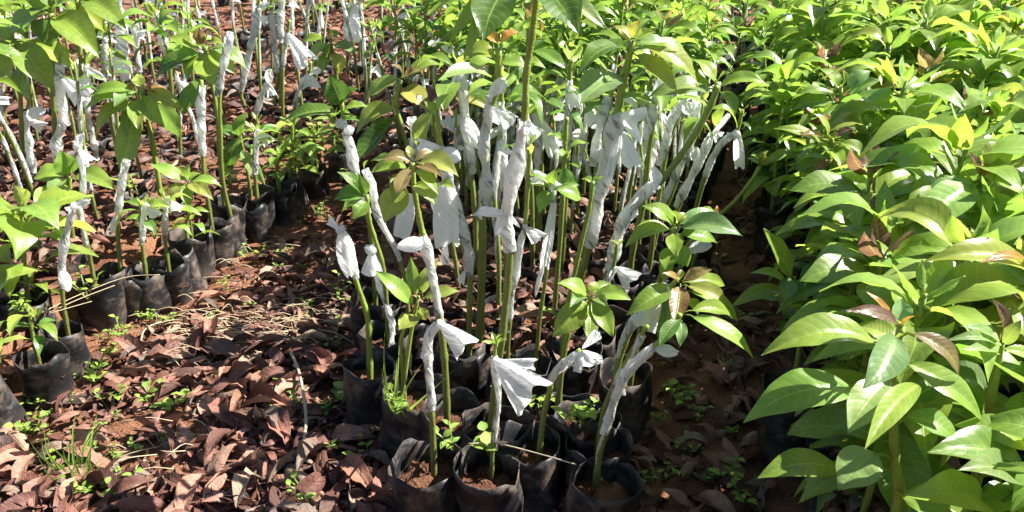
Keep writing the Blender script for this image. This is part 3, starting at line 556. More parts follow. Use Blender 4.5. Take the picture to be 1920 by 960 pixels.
# the left bed: bags along the path, then the plants that stand out
for i, (bx, by, lab, kw) in enumerate([
        (-14, 690, 'front black bag cut by the left edge of the photo', {}), (62, 642, 'dusty scuffed black bag with pale creases, second from left edge', {}),
        (118, 596, 'shaded black bag with dry straw across its soil', {}), (222, 505, 'black bag with a folded rim under the bare olive stem', {}),
        (268, 500, 'low crumpled black bag behind the straw covered one', {}), (310, 478, 'sagging black bag in shade halfway along the row', {}), (352, 455, 'darkest black bag half hidden by dead leaves', {}),
        (395, 412, 'narrow grey scuffed bag beside the thick olive stem', {}), (433, 395, 'grey bag with a torn dry edge under weeds', {}), (480, 372, 'wide black bag below the lush low plant', {}),
        (522, 345, 'dull grey bag facing the path below the lush low plant', {}), (556, 322, 'brown stained bag third from the far end of the row', {}), (592, 300, 'dark mouthed bag second from the far end of the row', {}), (626, 276, 'farthest black bag of the row, beside the knotted wrap', {})]):
    st = {}
    if i == 2: st = dict(stem=[(118, 560), (116, 500), (122, 450), (134, 400), (140, 380)], wraps=[([(118, 540), (116, 490), (124, 440), (136, 395)], 10)], knots=[((142, 386), 8)], flaps=[((118, 505), (128, 545), 20, 'ear'), ((143, 384), (168, 376), 14, 'ear'), ((140, 386), (125, 396), 14, 'fan')])
    elif i == 3: st = dict(stem=[(222, 460), (221, 400), (228, 340), (236, 300)], wraps=[([(222, 398), (226, 360), (232, 325), (238, 300)], 10)], flaps=[((222, 395), (208, 432), 14, 'fan')])
    elif i == 7: st = dict(stem=[(384, 340), (380, 290), (376, 230), (378, 150)], wraps=[([(380, 292), (378, 250), (376, 200), (380, 160)], 11)])
    elif i == 8: st = dict(stem=[(418, 340), (414, 260), (412, 180), (420, 90)], wraps=[([(408, 180), (420, 120), (432, 60)], 11)])
    else:
        rr = random.Random(i); h = [60, 55, 0, 0, 120, 110, 60, 0, 0, 130, 60, 50, 50, 60][i]
        st = dict(stem=[(bx - 3, by - h * .5), (bx + rr.uniform(-8, 8), by - h)])
        if i in (4, 5, 9): st['wraps'] = [([(bx - 2, by - h * .35), (bx, by - h * .7), (bx + 4, by - h)], 8)]; st['flaps'] = [((bx + 4, by - h), (bx + 26, by - h + 26), 26, 'fan')]
        st['crowns'] = [((bx, by - h), rr.choice([9, 11, 13]), rr.choice([38, 46, 54]) * (1.4 if i < 2 else 1.05), dict(main='bgy', sl=50))]
    hero('seedling in a ' + lab, (bx, by), st.pop('stem'), 6, 4, rad=.056, sink=.045, seed=60 + i, torn=0.1 if i in (3, 8, 5) else 0.0, group='bagged seedlings along the left path edge', **st)
hero('forked wrap pair joined by a white bow above the straw covered bag', (172, 520), [(170, 490), (160, 440), (150, 395), (152, 330), (150, 262)], 6, 4, wraps=[([(166, 488), (160, 450), (152, 410), (148, 385)], 8), ([(154, 372), (156, 330), (150, 285)], 8)], knots=[((147, 275), 8)], flaps=[((148, 272), (152, 248), 18, 'ear'), ((148, 276), (172, 302), 24, 'fan'), ((148, 384), (170, 372), 14, 'ear')], seed=80)
hero('bright crown of broad light green leaves at upper left, one leaf hanging down', (302, 385), [(295, 330), (284, 260), (272, 200), (265, 165)], 6, 5,
     leaves=[(262, 172, 165, 182, 30, 'b', -.02), (262, 178, 155, 208, 34, 'b', -.04), (260, 172, 214, 200, 32, 'w', -.1, .06), (258, 185, 178, 262, 36, 'b', -.05), (254, 195, 226, 330, 48, 'b', -.1, .04), (262, 180, 258, 242, 30, 'b', -.12, .05), (248, 190, 238, 258, 26, 'g', -.08), (268, 176, 308, 236, 34, 'b', -.06), (270, 172, 345, 208, 34, 'y', -.02), (270, 168, 322, 175, 24, 'r', .03), (265, 165, 258, 138, 22, 'y', .02), (272, 180, 340, 258, 36, 'b', .04), (264, 165, 240, 158, 18, 'r', .02), (268, 165, 284, 172, 14, 'o', -.05)],
     twigs=[([(305, 383), (296, 330), (288, 270), (270, 200)], 5)], seed=81)
hero('dense olive tipped leaf crown at upper left with shaded hanging leaves', (418, 382), [(412, 300), (408, 220), (396, 150), (384, 85)], 6, 5,
     leaves=[(380, 95, 315, 70, 28, 'b'), (378, 100, 330, 118, 34, 'g', -.03), (378, 110, 290, 148, 44, 'd', -.03), (382, 100, 350, 150, 34, 'g', -.06), (386, 95, 402, 160, 44, 'b', -.1, .05), (378, 140, 372, 210, 36, 'g', -.05, .05), (375, 150, 340, 215, 30, 'd', -.02, .05), (390, 90, 462, 128, 32, 'w', -.03), (390, 95, 440, 138, 36, 'b', -.05), (388, 85, 420, 82, 22, 'y'), (384, 85, 372, 50, 18, 'r'), (386, 82, 400, 55, 18, 'r'), (380, 86, 355, 58, 22, 't')], seed=82)
hero('big leaved seedling filling the top left corner of the photo', (110, 345), [(105, 270), (100, 180), (98, 80), (96, 25)], 7, 6,
     leaves=[(98, 30, 185, 108, 56, 'g', -.12, .12), (96, 20, 15, 62, 44, 'w', -.08), (96, 15, 60, -20, 34, 'w'), (97, 18, 60, 30, 40, 'g', -.1), (98, 14, 150, -10, 34, 'y'), (98, 30, 90, 85, 50, 'd', -.04, .05), (96, 25, 30, -5, 34, 'g'), (99, 20, 118, -20, 30, 't'), (98, 24, 50, 58, 40, 'g', .03)], seed=83, rad=.07)
hero('large light leaved seedling at the left edge with one leaf hanging over a wrap', (40, 350), [(42, 280), (38, 180), (32, 100), (30, 78)], 6, 5,
     leaves=[(32, 78, 108, 172, 52, 'b', -.1, .14), (30, 80, -30, 130, 40, 'w', -.05), (30, 85, 20, 150, 34, 'b', -.1), (28, 130, 55, 188, 30, 'w', -.1), (32, 80, -20, 60, 34, 'b'), (34, 78, 145, 130, 40, 'b', .06), (30, 140, -20, 145, 36, 'b'), (30, 78, 40, 50, 24, 'y')], seed=84)
hero('seedling with a very broad leaf reaching right past the tall wide wrap', (150, 330), [(150, 250), (152, 150), (148, 60), (146, 0)], 6, 5, leaves=[(150, 0, 236, 52, 46, 'b', -.1, .1), (150, 5, 200, 60, 34, 'y', -.02), (148, 0, 100, 30, 40, 'g', .03), (146, 20, 118, 62, 32, 'd'), (148, 5, 200, -20, 36, 'd', .05)], seed=85)
hero('open four leaved seedling in front of the bow tied wraps at left', (135, 470), [(134, 420), (132, 370), (130, 332)], 6, 5,
     leaves=[(134, 332, 216, 356, 40, 'b', -.05, .14), (128, 330, 62, 335, 42, 'b', -.02), (128, 340, 80, 412, 56, 'b', -.12, .06), (130, 330, 112, 282, 40, 'b', -.02, .06), (126, 334, 90, 365, 30, 'w', -.08), (132, 330, 145, 292, 28, 'g')], seed=86)
hero('yellow green clump of large leaves low at the left edge', (45, 560), [(46, 500), (44, 440), (40, 390)], 6, 5,
     crowns=[((40, 385), 13, 115, dict(main='by', low='by', sl=130, wr=.5)), ((15, 420), 9, 110, dict(main='yb', low='b', sl=90, wr=.5)), ((52, 520), 9, 60, dict(main='b', low='g', sl=90))], seed=87)
hero('small mottled yellow seedling with a star of narrow leaves', (356, 440), [(356, 400), (354, 350), (353, 342)], 4, 3,
     leaves=[(352, 342, 282, 308, 28, 'b', -.01), (352, 345, 312, 370, 24, 't', -.05), (355, 345, 400, 375, 22, 't', -.05), (356, 342, 416, 350, 22, 'b'), (352, 348, 356, 392, 22, 'b', -.08), (354, 340, 328, 312, 20, 't', .02), (354, 340, 356, 305, 14, 'b'), (355, 344, 375, 365, 18, 't', -.07), (353, 346, 325, 380, 20, 'g', .02), (356, 340, 378, 325, 20, 'g', .04)], seed=88)
hero('lush low plant with tiers of light leaves behind the grey bags', (540, 335), [(545, 300), (548, 262), (548, 232)], 5, 4,
     crowns=[((548, 232), 11, 58, dict(main='by', sl=36)), ((530, 262), 8, 46, dict(main='b', sl=36)), ((565, 275), 8, 46, dict(main='b', low='b', sl=40)), ((480, 225), 5, 62, dict(main='bw', sl=50))], seed=89)
hero('bushy light green seedling with toothed looking leaves near the top, left of centre', (640, 205), [(632, 150), (622, 90), (618, 70)], 5, 4,
     leaves=[(618, 75, 562, 82, 22, 'g'), (618, 72, 630, 58, 16, 'y'), (622, 85, 672, 100, 26, 'w', -.03), (620, 95, 600, 140, 24, 'b', -.04), (624, 95, 636, 140, 26, 'y', -.04), (616, 80, 585, 115, 26, 'w', -.03), (620, 80, 612, 110, 18, 'g', -.05), (622, 78, 640, 62, 18, 'b')], seed=90)
hero('leafy low seedling with one glossy leaf pointing down beside the thick olive stem', (470, 360), [(462, 310), (452, 265), (450, 245)], 5, 4, leaves=[(445, 275, 498, 348, 24, 'w', -.04, .1), (450, 250, 430, 320, 30, 'd', -.02), (450, 255, 410, 240, 26, 'd'), (448, 262, 462, 210, 26, 'g'), (440, 290, 415, 335, 22, 'g')], seed=91)
for i, (bx, by, pts, wd, fl, lab) in enumerate([
        (62, 345, [(62, 325), (55, 280), (48, 240), (52, 210)], 12, [((50, 222), (82, 200), 22, 'ear'), ((52, 225), (82, 238), 24, 'fan')], 'wrap with a white bow on top by the left edge'),
        (112, 365, [(112, 330), (106, 270), (118, 225), (114, 190), (112, 120)], 12, [((116, 142), (166, 186), 46, 'fan'), ((114, 215), (124, 235), 20, 'fan')], 'wrap with a big pleated fan of film under the top left leaves'),
        (180, 330, [(182, 300), (172, 250), (164, 210), (160, 120)], 9, [((164, 128), (198, 148), 16, 'ear')], 'slender wrap with a single narrow film ear left of the bright crown'),
        (237, 250, [(236, 150), (228, 110), (228, 50), (222, 0)], 16, [], 'widest smooth wrap standing tall near the top left'),
        (208, 255, [(208, 148), (200, 110), (196, 70)], 9, [((196, 72), (182, 62), 26, 'fan'), ((196, 70), (214, 68), 24, 'fan')], 'short wrap with a bow left of the widest smooth wrap'),
        (262, 250, [(262, 135), (256, 95), (254, 60)], 9, [((254, 62), (250, 40), 18, 'ear'), ((254, 62), (272, 66), 22, 'fan')], 'pair topped wrap with two film ears right of the widest wrap'),
        (330, 260, [(316, 105), (302, 65), (292, 20)], 11, [], 'plain wrap leaning left, right of the two eared wrap'),
        (462, 215, [(452, 172), (463, 120), (474, 70), (484, 15)], 10, [((486, 30), (500, 40), 22, 'fan'), ((484, 14), (502, 10), 12, 'ear')], 'long wrap slanting right among bare stems near top'),
        (525, 215, [(528, 80), (526, 40), (530, -10)], 9, [], 'spiral twisted wrap on a straight stem at the top'),
        (512, 215, [(522, 135), (516, 95), (508, 20)], 8, [], 'thin wrap crossing behind the white pleated cone'),
        (530, 255, [(530, 130), (534, 95), (540, 62)], 7, [((540, 62), (572, 112), 42, 'fan')], 'seedling with a white pleated cone of film spreading right'),
        (560, 265, [(552, 200), (565, 160), (580, 140)], 8, [((582, 138), (584, 165), 34, 'fan'), ((584, 135), (602, 130), 14, 'ear')], 'bent low wrap with ragged film bunch, left of the lush low plant'),
        (490, 270, [(480, 215), (490, 180), (505, 155)], 9, [((505, 155), (505, 128), 16, 'ear'), ((505, 155), (512, 180), 24, 'fan')], 'knee high wrap with a film ear under a tiny yellow sprout'),
        (652, 160, [(652, 80), (650, 40), (654, 5)], 9, [((655, 20), (680, 22), 26, 'ear'), ((660, 25), (676, 78), 34, 'fan')], 'wrap with a round white film cap near the top, left of centre')]):
    tx, ty = pts[-1]
    hero(lab, (bx, by), [(bx * .6 + pts[0][0] * .4, by * .6 + pts[0][1] * .4)] + pts + [(tx + 2, ty - 25)], 5, 4, wraps=[(pts, wd)], flaps=fl, crowns=[((tx + 2, ty - 25), 6, 42, dict(sl=30))] if i in (3, 6, 9, 13) else (), seed=100 + i)

# ------------------------------------------------------------------ the rest of the two wrapped beds: a few kinds, copied
PR = random.Random(21)
def copy_tree(o, parent=None):
    c = o.copy(); COL.objects.link(c); c.parent = parent
    for ch in KIDS.get(o.name, ()): copy_tree(ch, c)
    return c
KIDS = {}
def proto(seed, H, w0, w1, nl, L, flaps, lean=0.08, rad=0.0075, main='bg', bag=True, tipk='y'):
    r = random.Random(seed); root = empty('grafted_seedling', (0, 0, 0))
    if bag: bag_parts(root, r)
    a = r.random() * 6.28; lx, ly = lean * math.cos(a), lean * math.sin(a)
    pts = [V((0, 0, SOIL - 0.05)), V((lx * .2, ly * .2, SOIL + (H - SOIL) * .35)), V((lx * .7 + r.uniform(-.012, .012), ly * .7, SOIL + (H - SOIL) * .7)), V((lx, ly, H))]
    sp = spline(pts, 22); mb = MB(); tube(mb, sp, lambda t: rad * (1 - 0.45 * t), 7, OLD, NEW, knob=0.1, r=r); mb.build('stem', M_STEM, root)
    at = lambda z: min(sp, key=lambda p: abs(p.z - z))
    ms = MB(); zs = [w0 + (w1 - w0) * i / 4 for i in range(5)]
    sleeve(ms, [at(z).copy() + V((r.uniform(-.005, .005), r.uniform(-.005, .005), 0)) for z in zs], rad * r.uniform(1.35, 1.9), r, n=22, sides=9); sl = ms.build('graft_wrap', M_FILM, root)
    for kind, z, ln, wd in flaps:
        q = r.random() * 6.28; mf = MB(); k = at(z); e = r.uniform(-0.9, 0.7)
        flap(mf, k.copy(), k + V((math.cos(q) * ln, math.sin(q) * ln * .6, ln * e)), wd, r, kind, face=V((0.2, -1, 0.4))); mf.build('film_tail', M_FILM, sl)
    if nl:
        ml = MB(); crown(ml, sp[-1].copy(), (sp[-1] - sp[-3]).normalized(), nl, L, r, main=main, stemlen=min(0.22, H - w1 + 0.04), res=(7, 2), tipk=tipk); ml.build('leaves', M_LEAF, root)
    return root
FEAT = ['wrapped seedling with pleated tail', 'wrapped seedling with side bow', 'wrapped seedling tied in topknot', 'short wrapped seedling with strip', 'leaning wrapped seedling', 'bare topped wrapped seedling', 'wrapped seedling with dense crown', 'wrapped seedling with bronze tips', 'sparse leaved wrapped seedling']
PROTOS = [proto(1, .80, .31, .67, 10, .125, [('fan', .62, .06, .042), ('strip', .60, .06, .016)]), proto(2, .74, .29, .62, 10, .13, [('ear', .56, .05, .026), ('ear', .57, .05, .03)]), proto(3, .78, .32, .70, 6, .095, [('ear', .70, .05, .03), ('fan', .69, .04, .03)]),
          proto(4, .70, .34, .55, 8, .10, [('strip', .50, .10, .022)]), proto(5, .76, .30, .66, 9, .12, [('ear', .62, .06, .035)], lean=.16), proto(6, .66, .28, .64, 0, .1, [('fan', .63, .06, .045), ('ear', .63, .04, .025)]),
          proto(7, .90, .30, .66, 16, .165, [('strip', .6, .07, .03)], main='bgb'), proto(8, .86, .32, .66, 13, .15, [('strip', .6, .09, .025)], tipk='r'), proto(9, .68, .34, .62, 3, .07, [('fan', .6, .06, .05), ('strip', .5, .06, .018)])]
for o in bpy.data.objects:
    if o.parent: KIDS.setdefault(o.parent.name, []).append(o)
used = [False] * len(PROTOS); spots = []
def free(x, y, dmin): return all((x - a) ** 2 + (y - b) ** 2 > dmin * dmin for a, b in HEROB) and all((x - a) ** 2 + (y - b) ** 2 > dmin * dmin for a, b, *_ in spots)
def inview(x, y, m=0.16): return abs(x) < 0.66 * (y * math.cos(PITCH) + 0.35) + m
def fill(y0, y1, sp, test, zone_fn, weights, jit=0.25, cap=400):
    y = y0; row = 0; n = 0
    while y < y1 and n < cap:
        x = -0.68 * y - 0.5 + (row % 2) * sp / 2
        while x < 0.68 * y + 0.5 and n < cap:
            xx, yy = x + PR.uniform(-jit, jit) * sp, y + PR.uniform(-jit, jit) * sp
            if test(xx, yy) and inview(xx, yy) and free(xx, yy, sp * 0.62):
                spots.append((xx, yy, weights(xx, yy), zone_fn(xx, yy))); n += 1
            x += sp
        y += sp * 0.95; row += 1
def xl(y): return -1.30 + 0.25 * (y - 2.10) + (0.10 * max(0, y - 3.8))
def mr(y): return 0.17 + 0.40 * (y - 1.57)
def in_mid(x, y): return -0.36 - 0.24 * (y - 1.94) + .20 < x < mr(y) - .03 and y > 1.66 + .1 * abs(x + .1)
def wmid(x, y): return PR.choice([0, 1, 2, 3, 4, 6, 7, 8]) if 2.5 < y < 3.0 else PR.choice([6, 7, 6, 0, 3]) if y >= 3 else PR.choice([3, 5, 8, 5, 1])
def colname(x, y):
    px = proj(V((x, y, .4)))[0]
    return ['by the left edge', 'under the top left leaves', 'behind the bright leaf crown', 'among bare left stems', 'behind the bronze leaf crown', 'behind the tallest stem', 'behind the biggest bow', 'near the shaded path'][max(0, min(7, int(px / 180)))]
fill(2.45, 3.9, 0.118, lambda x, y: in_mid(x, y) and x > -.25, lambda x, y: colname(x, y) + (', mid centre bed' if y < 3.2 else ', back centre bed'), wmid)
fill(1.75, 3.9, 0.205, in_mid, lambda x, y: colname(x, y) + (', centre bed front' if y < 2.5 else ', mid centre bed' if y < 3.2 else ', back centre bed'), wmid)
fill(2.0, 3.9, 0.25, lambda x, y: x < xl(y) - .16, lambda x, y: colname(x, y) + (', left bed near' if y < 2.8 else ', left bed middle'), lambda x, y: PR.choice([0, 1, 6, 4, 7, 6, 5, 2] if proj(V((x, y, .4)))[0] < 380 else [0, 1, 3, 4, 8, 5, 2]))
def wback(x, y):
    px = proj(V((x, y, .4)))[0]
    return PR.choice([5, 5, 8, 9 - 1, 3, 2]) if 380 < px < 760 else (PR.choice([6, 7, 6, 0, 1]) if px >= 760 else PR.choice([0, 1, 2, 8, 5, 7]))
fill(3.95, 6.0, 0.34, lambda x, y: x < mr(y) - .05, lambda x, y: colname(x, y) + ', back rows', wback)
fill(6.1, 8.2, 0.62, lambda x, y: x < mr(y), lambda x, y: colname(x, y) + ', farthest rows', wback)
for x, y, k, zone in spots:
    o = PROTOS[k] if not used[k] else copy_tree(PROTOS[k]); used[k] = True
    s = PR.uniform(0.9, 1.12) * (1.0 if y < 3.95 else 1.2 if y < 6 else 1.4); o.location = (x, y, 0); o.rotation_euler = (PR.uniform(-.06, .06), PR.uniform(-.04, .10), PR.uniform(-0.9, 0.9) + (math.pi if PR.random() < .3 else 0)); o.scale = (s, s, s)
    tag(o, FEAT[k] + ' ' + zone, 'seedling', 'tape wrapped seedlings filling the beds')

# ------------------------------------------------------------------ right bed: leafy seedlings without wraps
RB = []
def rl(y): return 0.42 + 0.29 * (y - 0.96)
def leafy(label, Y, stem, rpx, leaves=(), crowns=(), seed=1):
    r = random.Random(seed); p0 = ony(stem[0][0], stem[0][1], Y); k = proj(p0)[2] / FPX; org = V((p0.x, Y, 0)); RB.append((p0.x, Y))
    root = empty('leafy_seedling', org); tag(root, label, 'seedling', 'leafy seedlings of the right bed')
    mb = MB(); pts = [V((p0.x, Y, .12))] + [ony(a, b, Y) for a, b in stem]; sp = spline(pts, 20)
    tube(mb, sp, lambda t: rpx * k * (1.1 - 0.4 * t), 9, MIDC, NEW, knob=0.06, r=r); mb.build('stem', M_STEM, root, org)
    bag_parts(root, r)
    ml = MB()
    for L in leaves:
        sx, sy, bx, by, tx, ty, wd, ck = L[:8]; dy = L[8] if len(L) > 8 else r.uniform(-.04, .02); ar = L[9] if len(L) > 9 else r.uniform(.1, .16)
        a = ony(bx, by, Y + dy * .3); b = ony(tx, ty, Y + dy); c = (b - a).normalized(); h = V((c.x, c.y, 0))
        nn = UP + V((0, -0.45, 0)) + V((r.uniform(-.2, .2), 0, 0))
        if c.z < -0.72: nn = V((0, -1, 0.35)) + h * 0.8 + V((r.uniform(-.4, .4), 0, 0))
        leaf(ml, a, b, wd * k, nn, leafcol(ck, r), arch=ar, fold=r.uniform(.2, .45), wav=.05, r=r, nl=14, nw=4, twist=r.uniform(-.2, .2), crump=.08 if ck == 'p' else .02)
        s = ony(sx, sy, Y); tube(ml, [s, s.lerp(a, .5) + UP * .002, a + (b - a) * .05], 3.2 * k, 5, (0.26, 0.33, 0.06), cap=False)
    for c in crowns:
        q, n, Lp = c[:3]; kw = dict(c[3]) if len(c) > 3 else {}
        crown(ml, ony(q[0], q[1], Y), V((r.uniform(-.1, .1), -.05, 1)).normalized(), n, Lp * k, r, res=(10, 3), stemlen=kw.pop('sl', 90) * k, **kw)
    ml.build('leaves', M_LEAF, root, org); return root
leafy('large front seedling with long leaves reaching over the shaded path and red tip leaves', 0.92, [(1680, 960), (1677, 850), (1674, 740), (1680, 660), (1690, 612)], 9,
      [(1686, 640, 1640, 640, 1428, 664, 66, 'b', -.02, .16), (1675, 715, 1605, 735, 1394, 790, 74, 'g', -.03, .16), (1690, 628, 1680, 632, 1620, 728, 54, 'w', -.12, .06), (1692, 628, 1712, 625, 1800, 710, 40, 'r', -.03, .16), (1682, 690, 1702, 682, 1845, 790, 56, 'b', -.04, .12),
       (1678, 700, 1668, 712, 1590, 812, 62, 'w', -.10, .05), (1676, 735, 1722, 722, 1622, 842, 40, 'b', -.16, .06), (1678, 800, 1700, 780, 1800, 838, 56, 'g', -.03), (1674, 860, 1640, 850, 1572, 920, 74, 'w', -.06, .06), (1674, 880, 1575, 880, 1420, 896, 60, 'g', -.02, .12),
       (1690, 612, 1686, 612, 1585, 582, 28, 'p', -.04, .1), (1692, 610, 1694, 608, 1716, 592, 16, 'o', -.02, .05), (1688, 610, 1685, 606, 1690, 560, 34, 'w', .03, .05), (1686, 610, 1680, 604, 1624, 546, 16, 'o', .03, .05), (1688, 640, 1680, 640, 1610, 612, 44, 'y', .05), (1676, 760, 1690, 760, 1760, 720, 44, 'd', .05), (1678, 830, 1660, 830, 1560, 800, 50, 'd', .06), (1676, 920, 1690, 930, 1830, 985, 70, 'b', -.06)], seed=1)
leafy('seedling with curled pale silvery tip leaves at the right edge', 0.98, [(1850, 830), (1856, 760), (1868, 690), (1876, 640)], 10,
      [(1874, 650, 1870, 650, 1800, 610, 26, 'w', -.03), (1872, 660, 1866, 660, 1770, 638, 24, 'w', -.05, .2), (1876, 645, 1876, 640, 1862, 560, 34, 'p', .0, .1), (1878, 648, 1880, 645, 1915, 600, 26, 'y'), (1870, 665, 1866, 665, 1805, 655, 24, 'w', -.07), (1876, 655, 1882, 655, 1950, 690, 34, 'b'), (1868, 690, 1860, 690, 1788, 660, 40, 'd', .04), (1862, 730, 1850, 730, 1760, 690, 60, 'w', .05), (1860, 760, 1880, 760, 1990, 800, 70, 'g', -.04), (1856, 800, 1840, 800, 1730, 790, 44, 'w', .03), (1866, 700, 1880, 700, 1960, 730, 50, 'b')], seed=2)
leafy('broad leaved plant at the lower right corner with a huge shaded leaf', 0.86, [(1960, 960), (1955, 900), (1950, 850)], 9,
      [(1950, 870, 1925, 890, 1742, 846, 84, 'g', -.04, .1), (1952, 850, 1930, 840, 1790, 796, 60, 'b', .02), (1950, 900, 1900, 925, 1800, 880, 70, 'w', -.08), (1955, 930, 1850, 945, 1700, 930, 80, 'b', -.06)], crowns=[((1950, 845), 8, 150)], seed=3)
leafy('plant with a wide yellow green leaf and a rust red leaf at the right edge', 1.12, [(1950, 640), (1945, 560), (1940, 500)], 8,
      [(1940, 512, 1930, 515, 1732, 488, 60, 'y', -.03, .16), (1940, 500, 1936, 500, 1838, 492, 22, 'o', -.06, .12), (1942, 560, 1930, 560, 1700, 580, 50, 'b', .0, .14), (1944, 590, 1930, 590, 1790, 520, 30, 'p', -.05)], crowns=[((1940, 496), 8, 150, dict(main='yb'))], seed=4)
leafy('plant with two big drooping leaves below a folded purple tip', 1.42, [(1835, 480), (1832, 400), (1838, 330)], 7,
      [(1835, 345, 1825, 350, 1732, 430, 66, 'g', -.12, .06), (1835, 340, 1828, 342, 1690, 400, 54, 'w', -.02, .12), (1836, 350, 1840, 360, 1890, 475, 76, 'b', -.10, .08), (1838, 330, 1838, 328, 1820, 285, 20, 'p', .0, .05), (1838, 332, 1842, 330, 1860, 308, 18, 'o'), (1836, 340, 1850, 336, 1930, 345, 40, 'b'), (1836, 338, 1846, 332, 1935, 380, 46, 'y', -.05), (1838, 330, 1850, 320, 1890, 270, 50, 't', .05)], crowns=[((1836, 345), 9, 120, dict(sl=130))], seed=5)
leafy('plant with a glossy dark purple hanging leaf among bronze tips', 1.68, [(1650, 500), (1645, 430), (1638, 365)], 6,
      [(1638, 365, 1636, 368, 1626, 428, 38, 'p', -.10, .05), (1638, 362, 1630, 360, 1590, 345, 16, 'p'), (1640, 360, 1640, 356, 1655, 325, 20, 'p', .02), (1636, 366, 1624, 372, 1586, 388, 34, 'o', -.03), (1636, 362, 1630, 360, 1550, 362, 24, 'y'), (1640, 366, 1655, 370, 1690, 395, 30, 'o', -.03), (1636, 372, 1620, 378, 1530, 410, 30, 'b', -.02)], crowns=[((1640, 372), 9, 95, dict(sl=110, main='gb', low='d'))], seed=6)
leafy('plant with a neat whorl of fresh leaves, two of them shining white', 2.35, [(1580, 270), (1578, 220), (1576, 165)], 5,
      [(1576, 180, 1566, 176, 1494, 175, 30, 'b', -.02), (1576, 195, 1564, 192, 1484, 206, 34, 'g', -.03), (1578, 175, 1590, 165, 1632, 132, 32, 'w', .02), (1578, 185, 1592, 180, 1652, 150, 28, 'w', -.02), (1576, 175, 1570, 165, 1538, 128, 34, 'b', .04), (1580, 190, 1595, 186, 1656, 216, 32, 'g', -.02), (1576, 200, 1572, 200, 1566, 232, 26, 'w', -.05), (1576, 168, 1576, 162, 1580, 130, 18, 'y')], crowns=[((1578, 225), 8, 80, dict(main='gd', low='d', sl=70))], seed=7)
leafy('plant with small rosy tip leaves below the neat whorl, next to the path', 2.0, [(1565, 350), (1563, 300), (1560, 262)], 5,
      [(1560, 300, 1556, 302, 1524, 326, 20, 'p', -.05), (1562, 298, 1568, 296, 1602, 304, 14, 'p', -.03), (1560, 262, 1566, 256, 1602, 240, 16, 'p'), (1560, 265, 1552, 255, 1526, 212, 26, 'y'), (1558, 268, 1545, 262, 1500, 252, 22, 'r'), (1558, 275, 1540, 270, 1452, 240, 30, 'b'), (1562, 270, 1576, 268, 1618, 300, 38, 'b', -.05)], crowns=[((1560, 285), 10, 85, dict(main='bg', low='g', sl=90))], seed=8)
leafy('low shaded plant leaning over the dark path with one upright pointed leaf', 1.55, [(1500, 640), (1492, 560), (1488, 520)], 5,
      [(1488, 530, 1484, 520, 1432, 428, 46, 'g', -.02, .06), (1486, 540, 1476, 535, 1406, 512, 26, 'b'), (1486, 550, 1478, 545, 1370, 575, 34, 'g', -.02), (1488, 535, 1478, 520, 1470, 568, 32, 'w', -.08, .05), (1490, 545, 1500, 530, 1560, 500, 36, 'd')], crowns=[((1500, 545), 8, 95, dict(main='gd', low='d', sl=90))], seed=9)
LP = []
def lproto(seed, H, n, L, main, low, tipk):
    r = random.Random(seed); root = empty('leafy_seedling', (0, 0, 0)); a = r.random() * 6.28; l = r.uniform(.02, .09)
    pts = [V((0, 0, .12)), V((l * .4 * math.cos(a), l * .4 * math.sin(a), H * .55)), V((l * math.cos(a), l * math.sin(a), H))]; sp = spline(pts, 16)
    mb = MB(); tube(mb, sp, lambda t: .0075 * (1.1 - .5 * t), 7, MIDC, NEW, knob=.06, r=r); mb.build('stem', M_STEM, root); bag_parts(root, r)
    ml = MB(); crown(ml, sp[-1].copy(), (sp[-1] - sp[-3]).normalized(), n, L, r, main=main, low=low, stemlen=H * .70, res=(8, 2), tipk=tipk, drop=.75, young=4, wr=.40); ml.build('leaves', M_LEAF, root)
    return root
LF = ['bushy leafy seedling', 'red tipped leafy seedling', 'yellow topped leafy seedling', 'tall long leaved seedling', 'low drooping leafy seedling', 'fresh crowned leafy seedling', 'bronze crowned leafy seedling']
LP = [lproto(31, .70, 28, .20, 'bg', 'gb', 'b'), lproto(32, .72, 27, .20, 'bgb', 'g', 'p'), lproto(33, .74, 27, .195, 'ybb', 'bg', 'b'), lproto(34, .80, 28, .22, 'bbg', 'bg', 'b'), lproto(35, .58, 26, .175, 'gb', 'gd', 'b'), lproto(36, .74, 28, .20, 'bby', 'b', 'b'), lproto(37, .70, 26, .19, 'bbt', 'bg', 'r')]
KIDS.clear()
for o in bpy.data.objects:
    if o.parent: KIDS.setdefault(o.parent.name, []).append(o)
lused = [False] * 7; placed = []
def rrow(y0, y1, sp, left=0.05):
    y = y0; row = 0
    while y < y1:
        x = rl(y) + left + (row % 2) * sp * .5
        while x < 0.68 * y + 0.62:
            xx, yy = x + PR.uniform(-.25, .25) * sp, y + PR.uniform(-.25, .25) * sp
            if xx > rl(yy) + (.20 if yy < 2.0 else .14 if yy < 2.6 else .04) and all((xx - a) ** 2 + (yy - b) ** 2 > (.13 if yy < 1.3 else .105) ** 2 for a, b in RB): placed.append((xx, yy))
            x += sp
        y += sp * .92; row += 1
rrow(1.15, 3.2, .18); rrow(3.25, 5.2, .25); rrow(5.3, 8.0, .42)
for x, y in [(.76, .84), (.92, .95), (.98, .75), (1.06, 1.08), (.84, .62), (.70, .66)]: placed.append((x, y))
for y in (1.12, 1.27, 1.42, 1.58, 1.75, 1.95, 2.15, 2.4): placed.append((rl(y) + .17, y))
for i in range(44):
    y = PR.uniform(9.2, 11.6); placed.append((PR.uniform(-.68, .40) * y, y))
